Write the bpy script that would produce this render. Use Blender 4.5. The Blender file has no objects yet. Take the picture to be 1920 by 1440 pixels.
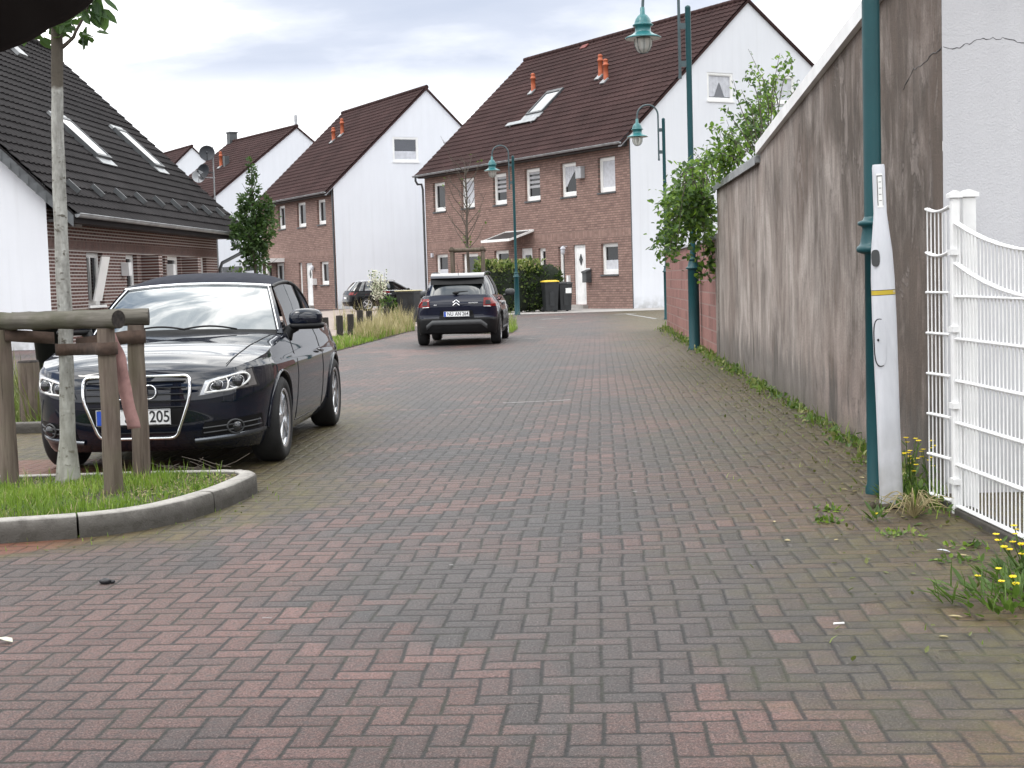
import bpy, bmesh, math, random
from mathutils import Vector, Matrix
random.seed(7)
rnd = random.random
def U(a, b): return a + (b - a) * random.random()
S = bpy.context.scene
COL = S.collection
pi = math.pi
sin, cos = math.sin, math.cos

# ------------------------------------------------------------------ camera
F = 2700.0; PITCH = math.atan(195 / 2700.0); ROLL = 0.03; H = 1.3
fwd = Vector((0, cos(PITCH), -sin(PITCH)))
r0 = Vector((1, 0, 0)); u0 = r0.cross(fwd)
RV = r0 * cos(ROLL) - u0 * sin(ROLL)
UV = r0 * sin(ROLL) + u0 * cos(ROLL)
cam_d = bpy.data.cameras.new('camera'); cam = bpy.data.objects.new('camera', cam_d); COL.objects.link(cam)
cam.matrix_world = Matrix(((RV.x, UV.x, -fwd.x, 0), (RV.y, UV.y, -fwd.y, 0), (RV.z, UV.z, -fwd.z, H), (0, 0, 0, 1)))
cam_d.sensor_width = 36; cam_d.lens = F / 1920 * 36; cam_d.clip_end = 3000; cam_d.clip_start = 0.05
cam_d.dof.use_dof = True; cam_d.dof.focus_distance = 11; cam_d.dof.aperture_fstop = 20
S.camera = cam
def at(x, y, Y):
    "point at depth Y seen at photograph pixel x, y"
    d = fwd + RV * ((x - 960) / F) - UV * ((y - 720) / F)
    return Vector((0, 0, H)) + d * (Y / d.y)

# ------------------------------------------------------------------ materials
class G:
    def __init__(s, tree): s.t = tree; s.t.nodes.clear()
    def n(s, typ, ins=None, **props):
        nd = s.t.nodes.new(typ)
        for k, v in props.items(): setattr(nd, k, v)
        for k, v in (ins or {}).items():
            if isinstance(v, bpy.types.NodeSocket): s.t.links.new(v, nd.inputs[k])
            else:
                sk = nd.inputs[k]
                if sk.type == 'RGBA' and len(v) == 3: v = (*v, 1)
                sk.default_value = v
        return nd
    def m(s, op, a, b=0.0, c=0.0, clamp=False):
        nd = s.n('ShaderNodeMath', {0: a, 1: b, 2: c}, operation=op); nd.use_clamp = clamp
        return nd.outputs[0]
    def mix(s, f, a, b, mode='MIX'):
        nd = s.t.nodes.new('ShaderNodeMix'); nd.data_type = 'RGBA'; nd.blend_type = mode
        for i, v in ((0, f), (6, a), (7, b)):
            if isinstance(v, bpy.types.NodeSocket): s.t.links.new(v, nd.inputs[i])
            else: nd.inputs[i].default_value = v if i == 0 else (*v[:3], 1)
        return nd.outputs[2]
    def ramp(s, f, stops):
        nd = s.n('ShaderNodeValToRGB', {0: f}); cr = nd.color_ramp
        while len(cr.elements) < len(stops): cr.elements.new(0.5)
        for e, (p, c) in zip(cr.elements, stops):
            e.position = p; e.color = (c, c, c, 1) if isinstance(c, (int, float)) else (*c, 1)
        return nd.outputs[0]
    def noise(s, vec, scale, detail=4, rough=0.55, dist=0.0):
        return s.n('ShaderNodeTexNoise', {'Vector': vec, 'Scale': scale, 'Detail': detail, 'Roughness': rough, 'Distortion': dist}).outputs[0]
    def mapr(s, v, a, b, c=0.0, d=1.0):
        return s.n('ShaderNodeMapRange', {0: v, 1: a, 2: b, 3: c, 4: d}).outputs[0]
    def obj(s): return s.n('ShaderNodeTexCoord').outputs['Object']
    def xyz(s, v):
        nd = s.n('ShaderNodeSeparateXYZ', {0: v}); return nd.outputs
    def comb(s, x, y, z=0.0): return s.n('ShaderNodeCombineXYZ', {0: x, 1: y, 2: z}).outputs[0]
    def mapping(s, v, loc=(0, 0, 0), rot=(0, 0, 0), sc=(1, 1, 1)):
        return s.n('ShaderNodeMapping', {0: v, 1: loc, 2: rot, 3: sc}).outputs[0]
    def bump(s, h, st=0.3, dist=0.02, nrm=None):
        ins = {'Height': h, 'Strength': st, 'Distance': dist}
        if nrm is not None: ins['Normal'] = nrm
        return s.n('ShaderNodeBump', ins).outputs[0]
    def out(s, shader): s.n('ShaderNodeOutputMaterial', {0: shader})
    def pr(s, **k):
        nm = {'col': 'Base Color', 'rough': 'Roughness', 'metal': 'Metallic', 'spec': 'Specular IOR Level', 'nrm': 'Normal', 'coat': 'Coat Weight', 'cr': 'Coat Roughness', 'ior': 'IOR', 'alpha': 'Alpha', 'trans': 'Transmission Weight', 'coatn': 'Coat Normal'}
        return s.n('ShaderNodeBsdfPrincipled', {nm[a]: b for a, b in k.items()}).outputs[0]
def newmat(name):
    m = bpy.data.materials.new(name); m.use_nodes = True
    return m, G(m.node_tree)
def simple(name, col, rough=0.6, var=0.18, scale=6.0, bump=0.0, bs=40.0, **k):
    m, g = newmat(name); o = g.obj()
    n = g.noise(o, scale, 5)
    c2 = tuple(max(0, c * (1 - var * 1.6)) for c in col); c1 = tuple(min(1, c * (1 + var)) for c in col)
    c = g.mix(g.mapr(n, .3, .7), c2, c1)
    if bump > 0: k['nrm'] = g.bump(g.noise(o, bs, 3), bump, 0.01)
    g.out(g.pr(col=c, rough=rough, **k)); return m
M = {}
M['white_render'] = None
def plaster(name, col, streak=0.25, seedoff=0.0, bumpst=.25):
    m, g = newmat(name); o = g.obj(); v = g.mapping(o, loc=(seedoff, seedoff, 0))
    big = g.noise(v, .6, 5); st = g.noise(g.mapping(v, sc=(2.2, 2.2, .25)), 1.6, 6, .6)
    fine = g.noise(v, 90, 3)
    f = g.mapr(g.m('ADD', g.m('MULTIPLY', big, .5), g.m('MULTIPLY', st, .5)), .35, .65)
    c = g.mix(f, tuple(x * (1 - streak) for x in col), col)
    z = g.xyz(o)[2]
    dirt = g.m('MULTIPLY', g.mapr(z, .55, 0.0), g.mapr(g.noise(v, 3.0, 5), .35, .6))
    c = g.mix(g.m('MULTIPLY', dirt, .5), c, (.16, .15, .12))
    rs = g.noise(g.mapping(v, sc=(3.5, 3.5, .12)), 1.1, 6, .62); c = g.mix(g.m('MULTIPLY', g.mapr(rs, .55, .72), streak * 1.6), c, (.30, .30, .29))
    g.out(g.pr(col=c, rough=.9, spec=.2, nrm=g.bump(g.m('ADD', fine, g.m('MULTIPLY', g.noise(v, 12, 5), .8)), bumpst, .008))); return m
M['white_render'] = plaster('white_render', (.70, .715, .755), .06)
M['near_render'] = plaster('near_white_render', (.52, .52, .545), .10, 3.0, .4)
def grey_wall():
    m, g = newmat('stained_grey_render'); o = g.obj(); x, y, z = g.xyz(o)
    # object space: x runs along the wall away from the camera, z up
    big = g.noise(g.comb(g.m('MULTIPLY', x, .75), g.m('MULTIPLY', z, .42), 2.0), 1.25, 8, .66, .9)
    mid = g.noise(g.comb(x, g.m('MULTIPLY', z, .35), 7.0), 3.4, 8, .68, .8)
    st = g.noise(g.comb(x, g.m('MULTIPLY', z, .085), 5.0), 8.5, 7, .66, .25)
    f = g.m('ADD', g.m('MULTIPLY', big, .50), g.m('ADD', g.m('MULTIPLY', mid, .32), g.m('MULTIPLY', st, .18)))
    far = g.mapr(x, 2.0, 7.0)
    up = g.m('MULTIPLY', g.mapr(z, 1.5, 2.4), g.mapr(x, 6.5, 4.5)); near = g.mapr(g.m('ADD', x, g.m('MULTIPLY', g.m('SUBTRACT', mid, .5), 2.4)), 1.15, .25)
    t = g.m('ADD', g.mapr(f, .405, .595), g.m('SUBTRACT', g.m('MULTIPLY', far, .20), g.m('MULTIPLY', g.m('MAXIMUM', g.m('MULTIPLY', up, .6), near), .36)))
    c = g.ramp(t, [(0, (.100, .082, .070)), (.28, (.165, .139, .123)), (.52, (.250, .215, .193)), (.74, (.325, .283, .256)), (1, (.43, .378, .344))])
    warm = g.mapr(g.noise(o, .8, 6, .6), .45, .60)
    c = g.mix(g.m('MULTIPLY', warm, .35), c, (.215, .160, .132))
    fl = g.mapr(g.noise(g.comb(x, g.m('MULTIPLY', z, .40), 1.0), 2.6, 10, .66, 1.2), .585, .605)
    c = g.mix(g.m('MULTIPLY', fl, .50), c, (.315, .270, .246))
    # rain runs starting under the coping
    run = g.m('MULTIPLY', g.mapr(g.noise(g.comb(g.m('MULTIPLY', x, 1.0), g.m('MULTIPLY', z, .05), 12.0), 5.5, 5, .6, .1), .56, .66), g.mapr(z, .5, 2.3))
    c = g.mix(g.m('MULTIPLY', run, .30), c, (.075, .066, .062))
    # dark splash and algae rising in tongues from the ground
    tongue = g.m('ADD', g.m('MULTIPLY', g.noise(g.comb(g.m('MULTIPLY', x, 4.0), g.m('MULTIPLY', z, .35), 3.0), 1.0, 8, .65), 1.5), -.28)
    low = g.mapr(g.m('SUBTRACT', z, tongue), .10, -.12)
    c = g.mix(g.m('MULTIPLY', low, .55), c, (.080, .078, .074))
    pink = g.m('MULTIPLY', g.mapr(z, .95, .1), g.m('MULTIPLY', g.mapr(x, 4.2, 2.6), g.mapr(x, -.4, .3)))
    c = g.mix(g.m('MULTIPLY', pink, g.mapr(mid, .40, .60)), c, (.32, .255, .228))
    green = g.m('MULTIPLY', g.mapr(z, .22, .0), g.mapr(mid, .4, .6))
    c = g.mix(g.m('MULTIPLY', green, .6), c, (.07, .072, .035))
    fine = g.noise(o, 60, 5, .7); med = g.noise(g.comb(x, 0, g.m('MULTIPLY', z, .45)), 10, 7, .68)
    c = g.mix(g.m('MULTIPLY', g.mapr(fine, .55, .38), .35), c, (.07, .06, .055))
    hgt = g.m('ADD', g.m('MULTIPLY', fine, .5), g.m('ADD', med, g.m('MULTIPLY', fl, .6)))
    g.out(g.pr(col=c, rough=.93, spec=.2, nrm=g.bump(hgt, .8, .02))); return m
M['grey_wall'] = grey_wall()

def brick(name, a, b, mortar, horiz='y', band=None, bw=.24, rh=.0833, ms=.012, var=.5, bs=.5, bedst=.0, bedc=None):
    m, g = newmat(name); o = g.obj(); x, y, z = g.xyz(o)
    h = y if horiz == 'y' else x
    v = g.comb(h, z, 0.0)
    def bt(vec, w, r):
        return g.n('ShaderNodeTexBrick', {'Vector': vec, 'Color1': a, 'Color2': b, 'Mortar': mortar, 'Scale': 1.0, 'Mortar Size': ms, 'Mortar Smooth': .15, 'Bias': 0.0, 'Brick Width': w, 'Row Height': r})
    n1 = bt(v, bw, rh); c, fac = n1.outputs[0], n1.outputs[1]
    if band:
        n2 = bt(g.comb(h, g.m('SUBTRACT', z, band[0]), 0.0), rh, (band[1] - band[0]) / 1.0); 
        inb = g.m('MULTIPLY', g.m('GREATER_THAN', z, band[0]), g.m('LESS_THAN', z, band[1]))
        n2.offset = 0.0
        c = g.mix(inb, c, n2.outputs[0]); fac = g.m('ADD', g.m('MULTIPLY', fac, g.m('SUBTRACT', 1.0, inb)), g.m('MULTIPLY', n2.outputs[1], inb))
    bed = g.m('FRACT', g.m('DIVIDE', z, rh)); bedm = g.m('MAXIMUM', g.mapr(bed, ms / rh * 1.1, ms / rh * .5), g.mapr(bed, 1 - ms / rh * .9, 1 - ms / rh * .3))
    if band: bedm = g.m('MULTIPLY', bedm, g.m('SUBTRACT', 1.0, inb))
    nz = g.noise(o, .5, 5); nf = g.noise(o, 30, 4)
    c = g.mix(g.m('MULTIPLY', g.mapr(nz, .3, .7), .30), c, (a[0] * .6, a[1] * .62, a[2] * .65))
    # single darker / paler bricks
    cell = g.n('ShaderNodeTexWhiteNoise', {0: g.comb(g.m('FLOOR', g.m('DIVIDE', h, bw)), g.m('FLOOR', g.m('DIVIDE', z, rh)), 0.0)}, noise_dimensions='3D').outputs[0]
    c = g.mix(g.m('MULTIPLY', g.mapr(cell, .6, 1.0), g.m('SUBTRACT', var, g.m('MULTIPLY', fac, var))), c, tuple(q * .45 for q in b))
    c = g.mix(g.m('MULTIPLY', g.mapr(nf, .4, .7), .25), c, tuple(q * 1.5 for q in a))
    c = g.mix(g.m('MULTIPLY', bedm, bedst), c, bedc or mortar)
    hgt = g.m('ADD', g.m('MULTIPLY', fac, -1.0), g.m('MULTIPLY', nf, .35))
    g.out(g.pr(col=c, rough=.9, spec=.2, nrm=g.bump(hgt, bs, .012))); return m
M['brick_far'] = brick('pale_red_brick', (.305, .198, .168), (.205, .130, .112), (.13, .108, .097), band=(2.96, 3.26), var=.45, ms=.014, rh=.1, bedst=.75, bedc=(.085, .062, .054))
M['brick_left'] = brick('dark_brick_pale_joints', (.125, .058, .048), (.075, .038, .034), (.22, .19, .175), band=(2.36, 2.60), ms=.018, bedst=.9, bedc=(.46, .42, .40))
M['brick_pink'] = brick('pink_block', (.30, .155, .135), (.25, .125, .11), (.27, .20, .18), horiz='x', bw=.40, rh=.20, ms=.012)

def tile(name, a, b):
    m, g = newmat(name); o = g.obj()
    r = g.n('ShaderNodeNewGeometry').outputs['Random Per Island']
    n = g.noise(o, .7, 6); f = g.noise(o, 22, 4)
    c = g.mix(g.mapr(n, .3, .7), a, b)
    c = g.mix(g.m('MULTIPLY', g.mapr(f, .5, .75), .4), c, tuple(x * 1.9 for x in b))
    c = g.mix(g.m('MULTIPLY', r, .25), c, tuple(x * .6 for x in a))
    lich = g.mapr(g.noise(o, 5.5, 6, .7), .68, .74)
    c = g.mix(g.m('MULTIPLY', lich, .28), c, (.12, .11, .095))
    g.out(g.pr(col=c, rough=.88, spec=.12, nrm=g.bump(f, .4, .012))); return m
M['tile_brown'] = tile('brown_concrete_tile', (.030, .0165, .0160), (.052, .0285, .0275))
M['tile_dark'] = tile('anthracite_concrete_tile', (.012, .0106, .0114), (.024, .0215, .0225))
M['zinc'] = simple('weathered_zinc', (.30, .31, .32), .5, .2, 3, .1, metal=.4)
M['dark_zinc'] = simple('dark_zinc', (.08, .085, .09), .5, .2, 3, .1, metal=.3)
M['upvc'] = simple('white_upvc', (.78, .78, .77), .35, .05, 2)
M['white_paint'] = simple('white_paint', (.74, .74, .74), .45, .08, 3)
M['soffit'] = simple('pale_soffit_board', (.38, .39, .41), .6, .1, 3)
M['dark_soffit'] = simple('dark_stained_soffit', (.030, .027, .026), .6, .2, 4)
M['dark'] = simple('dark_interior', (.012, .012, .014), .8)
M['dish_dark'] = simple('dark_dish_paint', (.020, .023, .030), .55, .1, 4)
M['red_tile'] = simple('red_vent_tile', (.17, .035, .03), .7, .15, 8)
M['clay'] = simple('orange_clay', (.42, .105, .045), .6, .15, 8, .1)
M['curtain'] = simple('net_curtain', (.52, .53, .57), .9, .1, 6)
M['blind'] = simple('roller_blind', (.40, .40, .42), .85, .06, 6)
M['black_plastic'] = simple('black_plastic', (.007, .0072, .008), .5, .2, 8, .1, 200, spec=.22)
M['bin_plastic'] = simple('dark_bin_plastic', (.016, .018, .020), .5, .3, 6, .1, 60)
M['yellow'] = simple('yellow_lid', (.62, .43, .03), .5, .12, 6)
M['sticker'] = simple('paper_sticker', (.75, .75, .74), .6, .05)
M['ink'] = simple('printed_ink', (.015, .015, .018), .5, .05)
M['blue_band'] = simple('blue_plate_band', (.015, .07, .45), .4, .05)
M['tyre'] = simple('tyre_rubber', (.014, .014, .015), .8, .25, 10, .2, 60)
M['alloy'] = simple('silver_alloy', (.62, .63, .65), .22, .05, 5, metal=.9)
M['chrome'] = simple('chrome', (.82, .83, .85), .08, .02, 5, metal=1.0)
M['satin_chrome'] = simple('satin_chrome', (.70, .71, .73), .2, .04, 5, metal=.9)
M['plate'] = simple('plate_white', (.78, .79, .80), .35, .04, 8)
def glassy(name, col, rough=.02, ior=1.75, wav=0.0):
    m, g = newmat(name); o = g.obj()
    n = g.noise(o, 1.6, 3)
    k = {}
    if wav: k['nrm'] = g.bump(n, wav, .05)
    g.out(g.pr(col=g.mix(n, col, tuple(c * .6 for c in col)), rough=rough, ior=ior, spec=.6, **k)); return m
M['car_glass'] = glassy('car_window_glass', (.012, .015, .017), .02, 1.9)
M['screen_glass'] = glassy('windscreen_glass', (.060, .078, .084), .03, 2.55, .06)
M['pane'] = glassy('window_pane', (.012, .014, .017), .03, 1.38, .05)
M['gable_pane'] = glassy('sky_lit_window_pane', (.05, .055, .07), .03, 2.0, .03)
M['sky_pane'] = glassy('roof_window_glass', (.10, .11, .12), .05, 2.6)
def paint(name, col, coat=1.0, flake=0.0, ci=1.58):
    m, g = newmat(name); o = g.obj()
    dust = g.noise(o, 7, 6); z = g.xyz(o)[2]
    low = g.m('MULTIPLY', g.mapr(z, .55, .15), g.mapr(dust, .35, .65))
    c = g.mix(g.m('MULTIPLY', low, .15), col, (.05, .045, .04))
    cr = g.mapr(dust, .3, .8, .01, .035)
    sh = g.n('ShaderNodeBsdfPrincipled', {'Base Color': c, 'Roughness': .5, 'Specular IOR Level': .02, 'Coat Weight': coat, 'Coat Roughness': cr, 'Coat IOR': ci}).outputs[0]
    g.out(sh); return m
M['paint_black'] = paint('black_car_paint', (.0032, .0058, .0140))
M['paint_blue'] = paint('dark_blue_car_paint', (.006, .008, .020), ci=1.45)
M['paint_far'] = paint('black_estate_paint', (.003, .003, .004), ci=1.3)
M['soft_top'] = simple('dark_fabric_roof', (.028, .030, .040), .92, .12, 14, .25, 300, spec=.15)
M['trim_grey'] = simple('grey_plastic_trim', (.045, .047, .050), .55, .1, 10, .1)
M['lens'] = glassy('headlamp_lens', (.020, .022, .028), .03, 1.7)
M['lens_silver'] = simple('headlamp_reflector', (.40, .41, .43), .18, .1, 20, metal=.85)
M['tail'] = glassy('red_tail_lens', (.19, .008, .008), .1, 1.4)
M['paint_gloss'] = paint('glossy_blue_car_paint', (.006, .008, .018), ci=2.0)
M['cream'] = simple('cream_rim', (.55, .50, .30), .6, .1, 6)
M['teal'] = None
def teal():
    m, g = newmat('teal_enamel'); o = g.obj()
    n = g.noise(o, 2.2, 6); r = g.noise(o, 14, 5)
    c = g.mix(g.mapr(n, .3, .7), (.004, .045, .054), (.006, .062, .072))
    c = g.mix(g.m('MULTIPLY', g.mapr(r, .62, .75), .35), c, (.03, .09, .09))
    g.out(g.pr(col=c, rough=.4, spec=.4, nrm=g.bump(r, .05, .01))); return m
M['teal'] = teal()
M['teal_light'] = simple('verdigris_enamel', (.020, .135, .145), .32, .14, 6)
M['teal_dark'] = simple('dark_grey_teal', (.045, .075, .085), .4, .15, 6)
def thin_glass(name, tint, a=.25):
    m, g = newmat(name)
    tr = g.n('ShaderNodeBsdfTransparent', {0: tint}).outputs[0]
    gl = g.pr(col=(.7, .7, .66), rough=.12, ior=1.5)
    g.out(g.n('ShaderNodeMixShader', {0: a, 1: tr, 2: gl}).outputs[0]); return m
M['globe'] = thin_glass('lamp_globe_glass', (.93, .93, .9, 1), .45)
M['canopy_glass'] = simple('smoked_canopy', (.030, .028, .028), .5, .1, 5)
def wood(name, a, b, green=(.10, .105, .06), gf=.3, axis=2, sc=1.0):
    m, g = newmat(name); o = g.obj()
    s = [7.0 * sc] * 3; s[axis] = .55 * sc
    gr = g.noise(g.mapping(o, sc=tuple(s)), 3.0, 8, .65, .4)
    s2 = [26.0 * sc] * 3; s2[axis] = .8 * sc
    cr = g.mapr(g.noise(g.mapping(o, sc=tuple(s2)), 1.4, 5, .6, .2), .63, .70)
    c = g.mix(g.mapr(gr, .3, .7), a, b)
    al = g.mapr(g.noise(o, 3.5, 6), .45, .65)
    c = g.mix(g.m('MULTIPLY', al, gf), c, green)
    c = g.mix(g.m('MULTIPLY', cr, .8), c, tuple(q * .25 for q in a))
    h = g.m('SUBTRACT', gr, g.m('MULTIPLY', cr, .9))
    g.out(g.pr(col=c, rough=.9, spec=.2, nrm=g.bump(h, .6, .012))); return m
M['post_wood'] = wood('weathered_round_post', (.070, .052, .042), (.185, .150, .124))
M['rail_wood'] = wood('mossy_log_rail', (.050, .046, .036), (.165, .152, .132), (.055, .058, .030), .6, axis=0)
M['log_end'] = simple('dark_end_grain', (.030, .024, .021), .95, .4, 30, .4, 60)
M['dark_post'] = wood('tarred_stub_post', (.022, .019, .018), (.05, .045, .042), gf=.1)
M['bark'] = wood('brown_bark', (.060, .050, .042), (.125, .105, .09), gf=.25, sc=1.3)
def painted_trunk():
    m, g = newmat('whitewashed_bark'); o = g.obj(); x, y, z = g.xyz(o)
    n = g.noise(g.mapping(o, sc=(10, 10, 3)), 2.2, 7, .65); blot = g.noise(g.mapping(o, sc=(8, 8, 14)), 2.0, 5, .6)
    w = g.mix(g.mapr(n, .25, .7), (.13, .125, .112), (.42, .42, .395))
    w = g.mix(g.mapr(blot, .60, .66), w, (.11, .10, .085))
    w = g.mix(g.m('MULTIPLY', g.mapr(z, .9, .1), .35), w, (.22, .215, .16))
    d = g.mix(n, (.055, .047, .038), (.12, .105, .085))
    edge = g.mapr(g.m('ADD', z, g.m('MULTIPLY', g.noise(o, 20, 3), .05)), 2.50, 2.53)
    g.out(g.pr(col=g.mix(edge, w, d), rough=.9, spec=.2, nrm=g.bump(g.m('ADD', n, blot), .7, .012))); return m
M['trunk_paint'] = painted_trunk()
def leafy(name, a, b, c3=None, trans=.3, rough=.5):
    m, g = newmat(name)
    r = g.n('ShaderNodeNewGeometry').outputs['Random Per Island']
    o = g.obj(); n = g.noise(o, 1.8, 3)
    f = g.m('ADD', g.m('MULTIPLY', r, .6), g.m('MULTIPLY', g.mapr(n, .35, .65), .4))
    c = g.ramp(f, [(0, a), (.55, b), (1, c3 or b)])
    d = g.pr(col=c, rough=rough, spec=.35)
    t = g.n('ShaderNodeBsdfTranslucent', {0: g.mix(.5, c, (.12, .22, .02), 'ADD')}).outputs[0]
    g.out(g.n('ShaderNodeMixShader', {0: trans, 1: d, 2: t}).outputs[0]); return m
M['vine_leaf'] = leafy('creeper_leaf', (.013, .030, .010), (.042, .090, .018), (.15, .23, .04), .28)
M['tree_leaf'] = leafy('tree_leaf', (.014, .034, .013), (.040, .078, .024), (.085, .140, .045))
M['hedge_leaf'] = leafy('hedge_leaf', (.012, .026, .010), (.035, .062, .016), (.150, .185, .050))
M['near_leaf'] = leafy('near_tree_leaf', (.022, .05, .02), (.05, .10, .032), (.085, .15, .05))
M['grass'] = leafy('green_grass', (.060, .100, .016), (.150, .240, .026), (.28, .35, .07), .35)
M['dry_grass'] = leafy('straw_grass', (.24, .20, .10), (.36, .30, .16), (.46, .38, .22), .2)
M['mixed_grass'] = leafy('verge_grass', (.075, .120, .020), (.17, .21, .055), (.36, .31, .16), .25)
M['weed'] = leafy('weed_leaf', (.030, .060, .014), (.070, .125, .024), (.15, .22, .05))
M['moss_weed'] = leafy('low_weed', (.060, .060, .020), (.10, .115, .03), (.17, .17, .06), .15)
M['petal'] = leafy('yellow_petal', (.70, .50, .02), (.80, .62, .03), (.85, .70, .05), .2)
M['blossom'] = leafy('cream_blossom', (.60, .58, .46), (.72, .71, .60), (.80, .80, .72), .3)
M['core'] = simple('shaded_twig_mass', (.010, .016, .007), .95, .4, 12)
M['twig'] = simple('dry_twig', (.10, .082, .065), .9, .3, 20)
M['strap'] = simple('brown_coir_strap', (.075, .048, .036), .95, .25, 18, .5, 160)
M['pink_strap'] = simple('faded_pink_strap', (.36, .205, .19), .9, .16, 14, .4, 180)
M['standin_cloth'] = simple('black_standin_cloth', (.004, .004, .005), .8, .2, 5)
M['marker'] = None
def marker():
    m, g = newmat('dirty_white_plastic'); o = g.obj(); x, y, z = g.xyz(o)
    n = g.noise(g.mapping(o, sc=(5, 5, 1)), 3, 6, .6); f = g.noise(o, 30, 4)
    c = g.mix(g.mapr(n, .3, .7), (.46, .47, .505), (.58, .59, .625))
    d = g.m('MULTIPLY', g.mapr(z, .50, .0), g.mapr(g.noise(o, 5, 6), .2, .6))
    c = g.mix(g.m('MULTIPLY', d, .85), c, (.20, .19, .165))
    yb = g.m('MULTIPLY', g.m('GREATER_THAN', z, 1.158), g.m('LESS_THAN', z, 1.188))
    c = g.mix(g.m('MULTIPLY', yb, g.mapr(f, .25, .4)), c, (.46, .34, .03))
    eb = g.m('MULTIPLY', yb, g.m('ADD', g.m('LESS_THAN', z, 1.1615), g.m('GREATER_THAN', z, 1.1845)))
    c = g.mix(eb, c, (.05, .045, .02))
    g.out(g.pr(col=c, rough=.42, spec=.4)); return m
M['marker'] = marker()
M['fence'] = simple('white_powder_coat', (.76, .76, .76), .35, .06, 9)
def kerbmat():
    m, g = newmat('weathered_concrete_kerb'); o = g.obj(); z = g.xyz(o)[2]
    n = g.noise(o, 7, 8, .72); f = g.noise(o, 90, 4, .7); s = g.mapr(g.noise(o, 22, 4), .6, .7)
    c = g.mix(g.mapr(n, .3, .7), (.060, .055, .050), (.230, .217, .200))
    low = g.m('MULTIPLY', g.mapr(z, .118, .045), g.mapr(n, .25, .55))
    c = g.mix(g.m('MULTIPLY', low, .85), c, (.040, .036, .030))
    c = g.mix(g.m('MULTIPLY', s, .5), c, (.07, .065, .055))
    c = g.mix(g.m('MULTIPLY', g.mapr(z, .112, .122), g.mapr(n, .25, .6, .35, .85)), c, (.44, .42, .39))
    g.out(g.pr(col=c, rough=.92, spec=.2, nrm=g.bump(g.m('ADD', n, g.m('MULTIPLY', f, .6)), .8, .014))); return m
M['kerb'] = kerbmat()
M['soil'] = simple('dark_garden_soil', (.060, .050, .032), .95, .35, 9, .6, 40)
M['path'] = simple('pale_concrete_paving', (.33, .31, .295), .9, .14, 2.5, .2, 30)
M['pinkpath'] = simple('pink_grey_paving', (.29, .235, .205), .9, .16, 2.0, .2, 30)
M['roadpaint'] = simple('worn_white_paint', (.30, .295, .29), .8, .3, 14)

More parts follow.
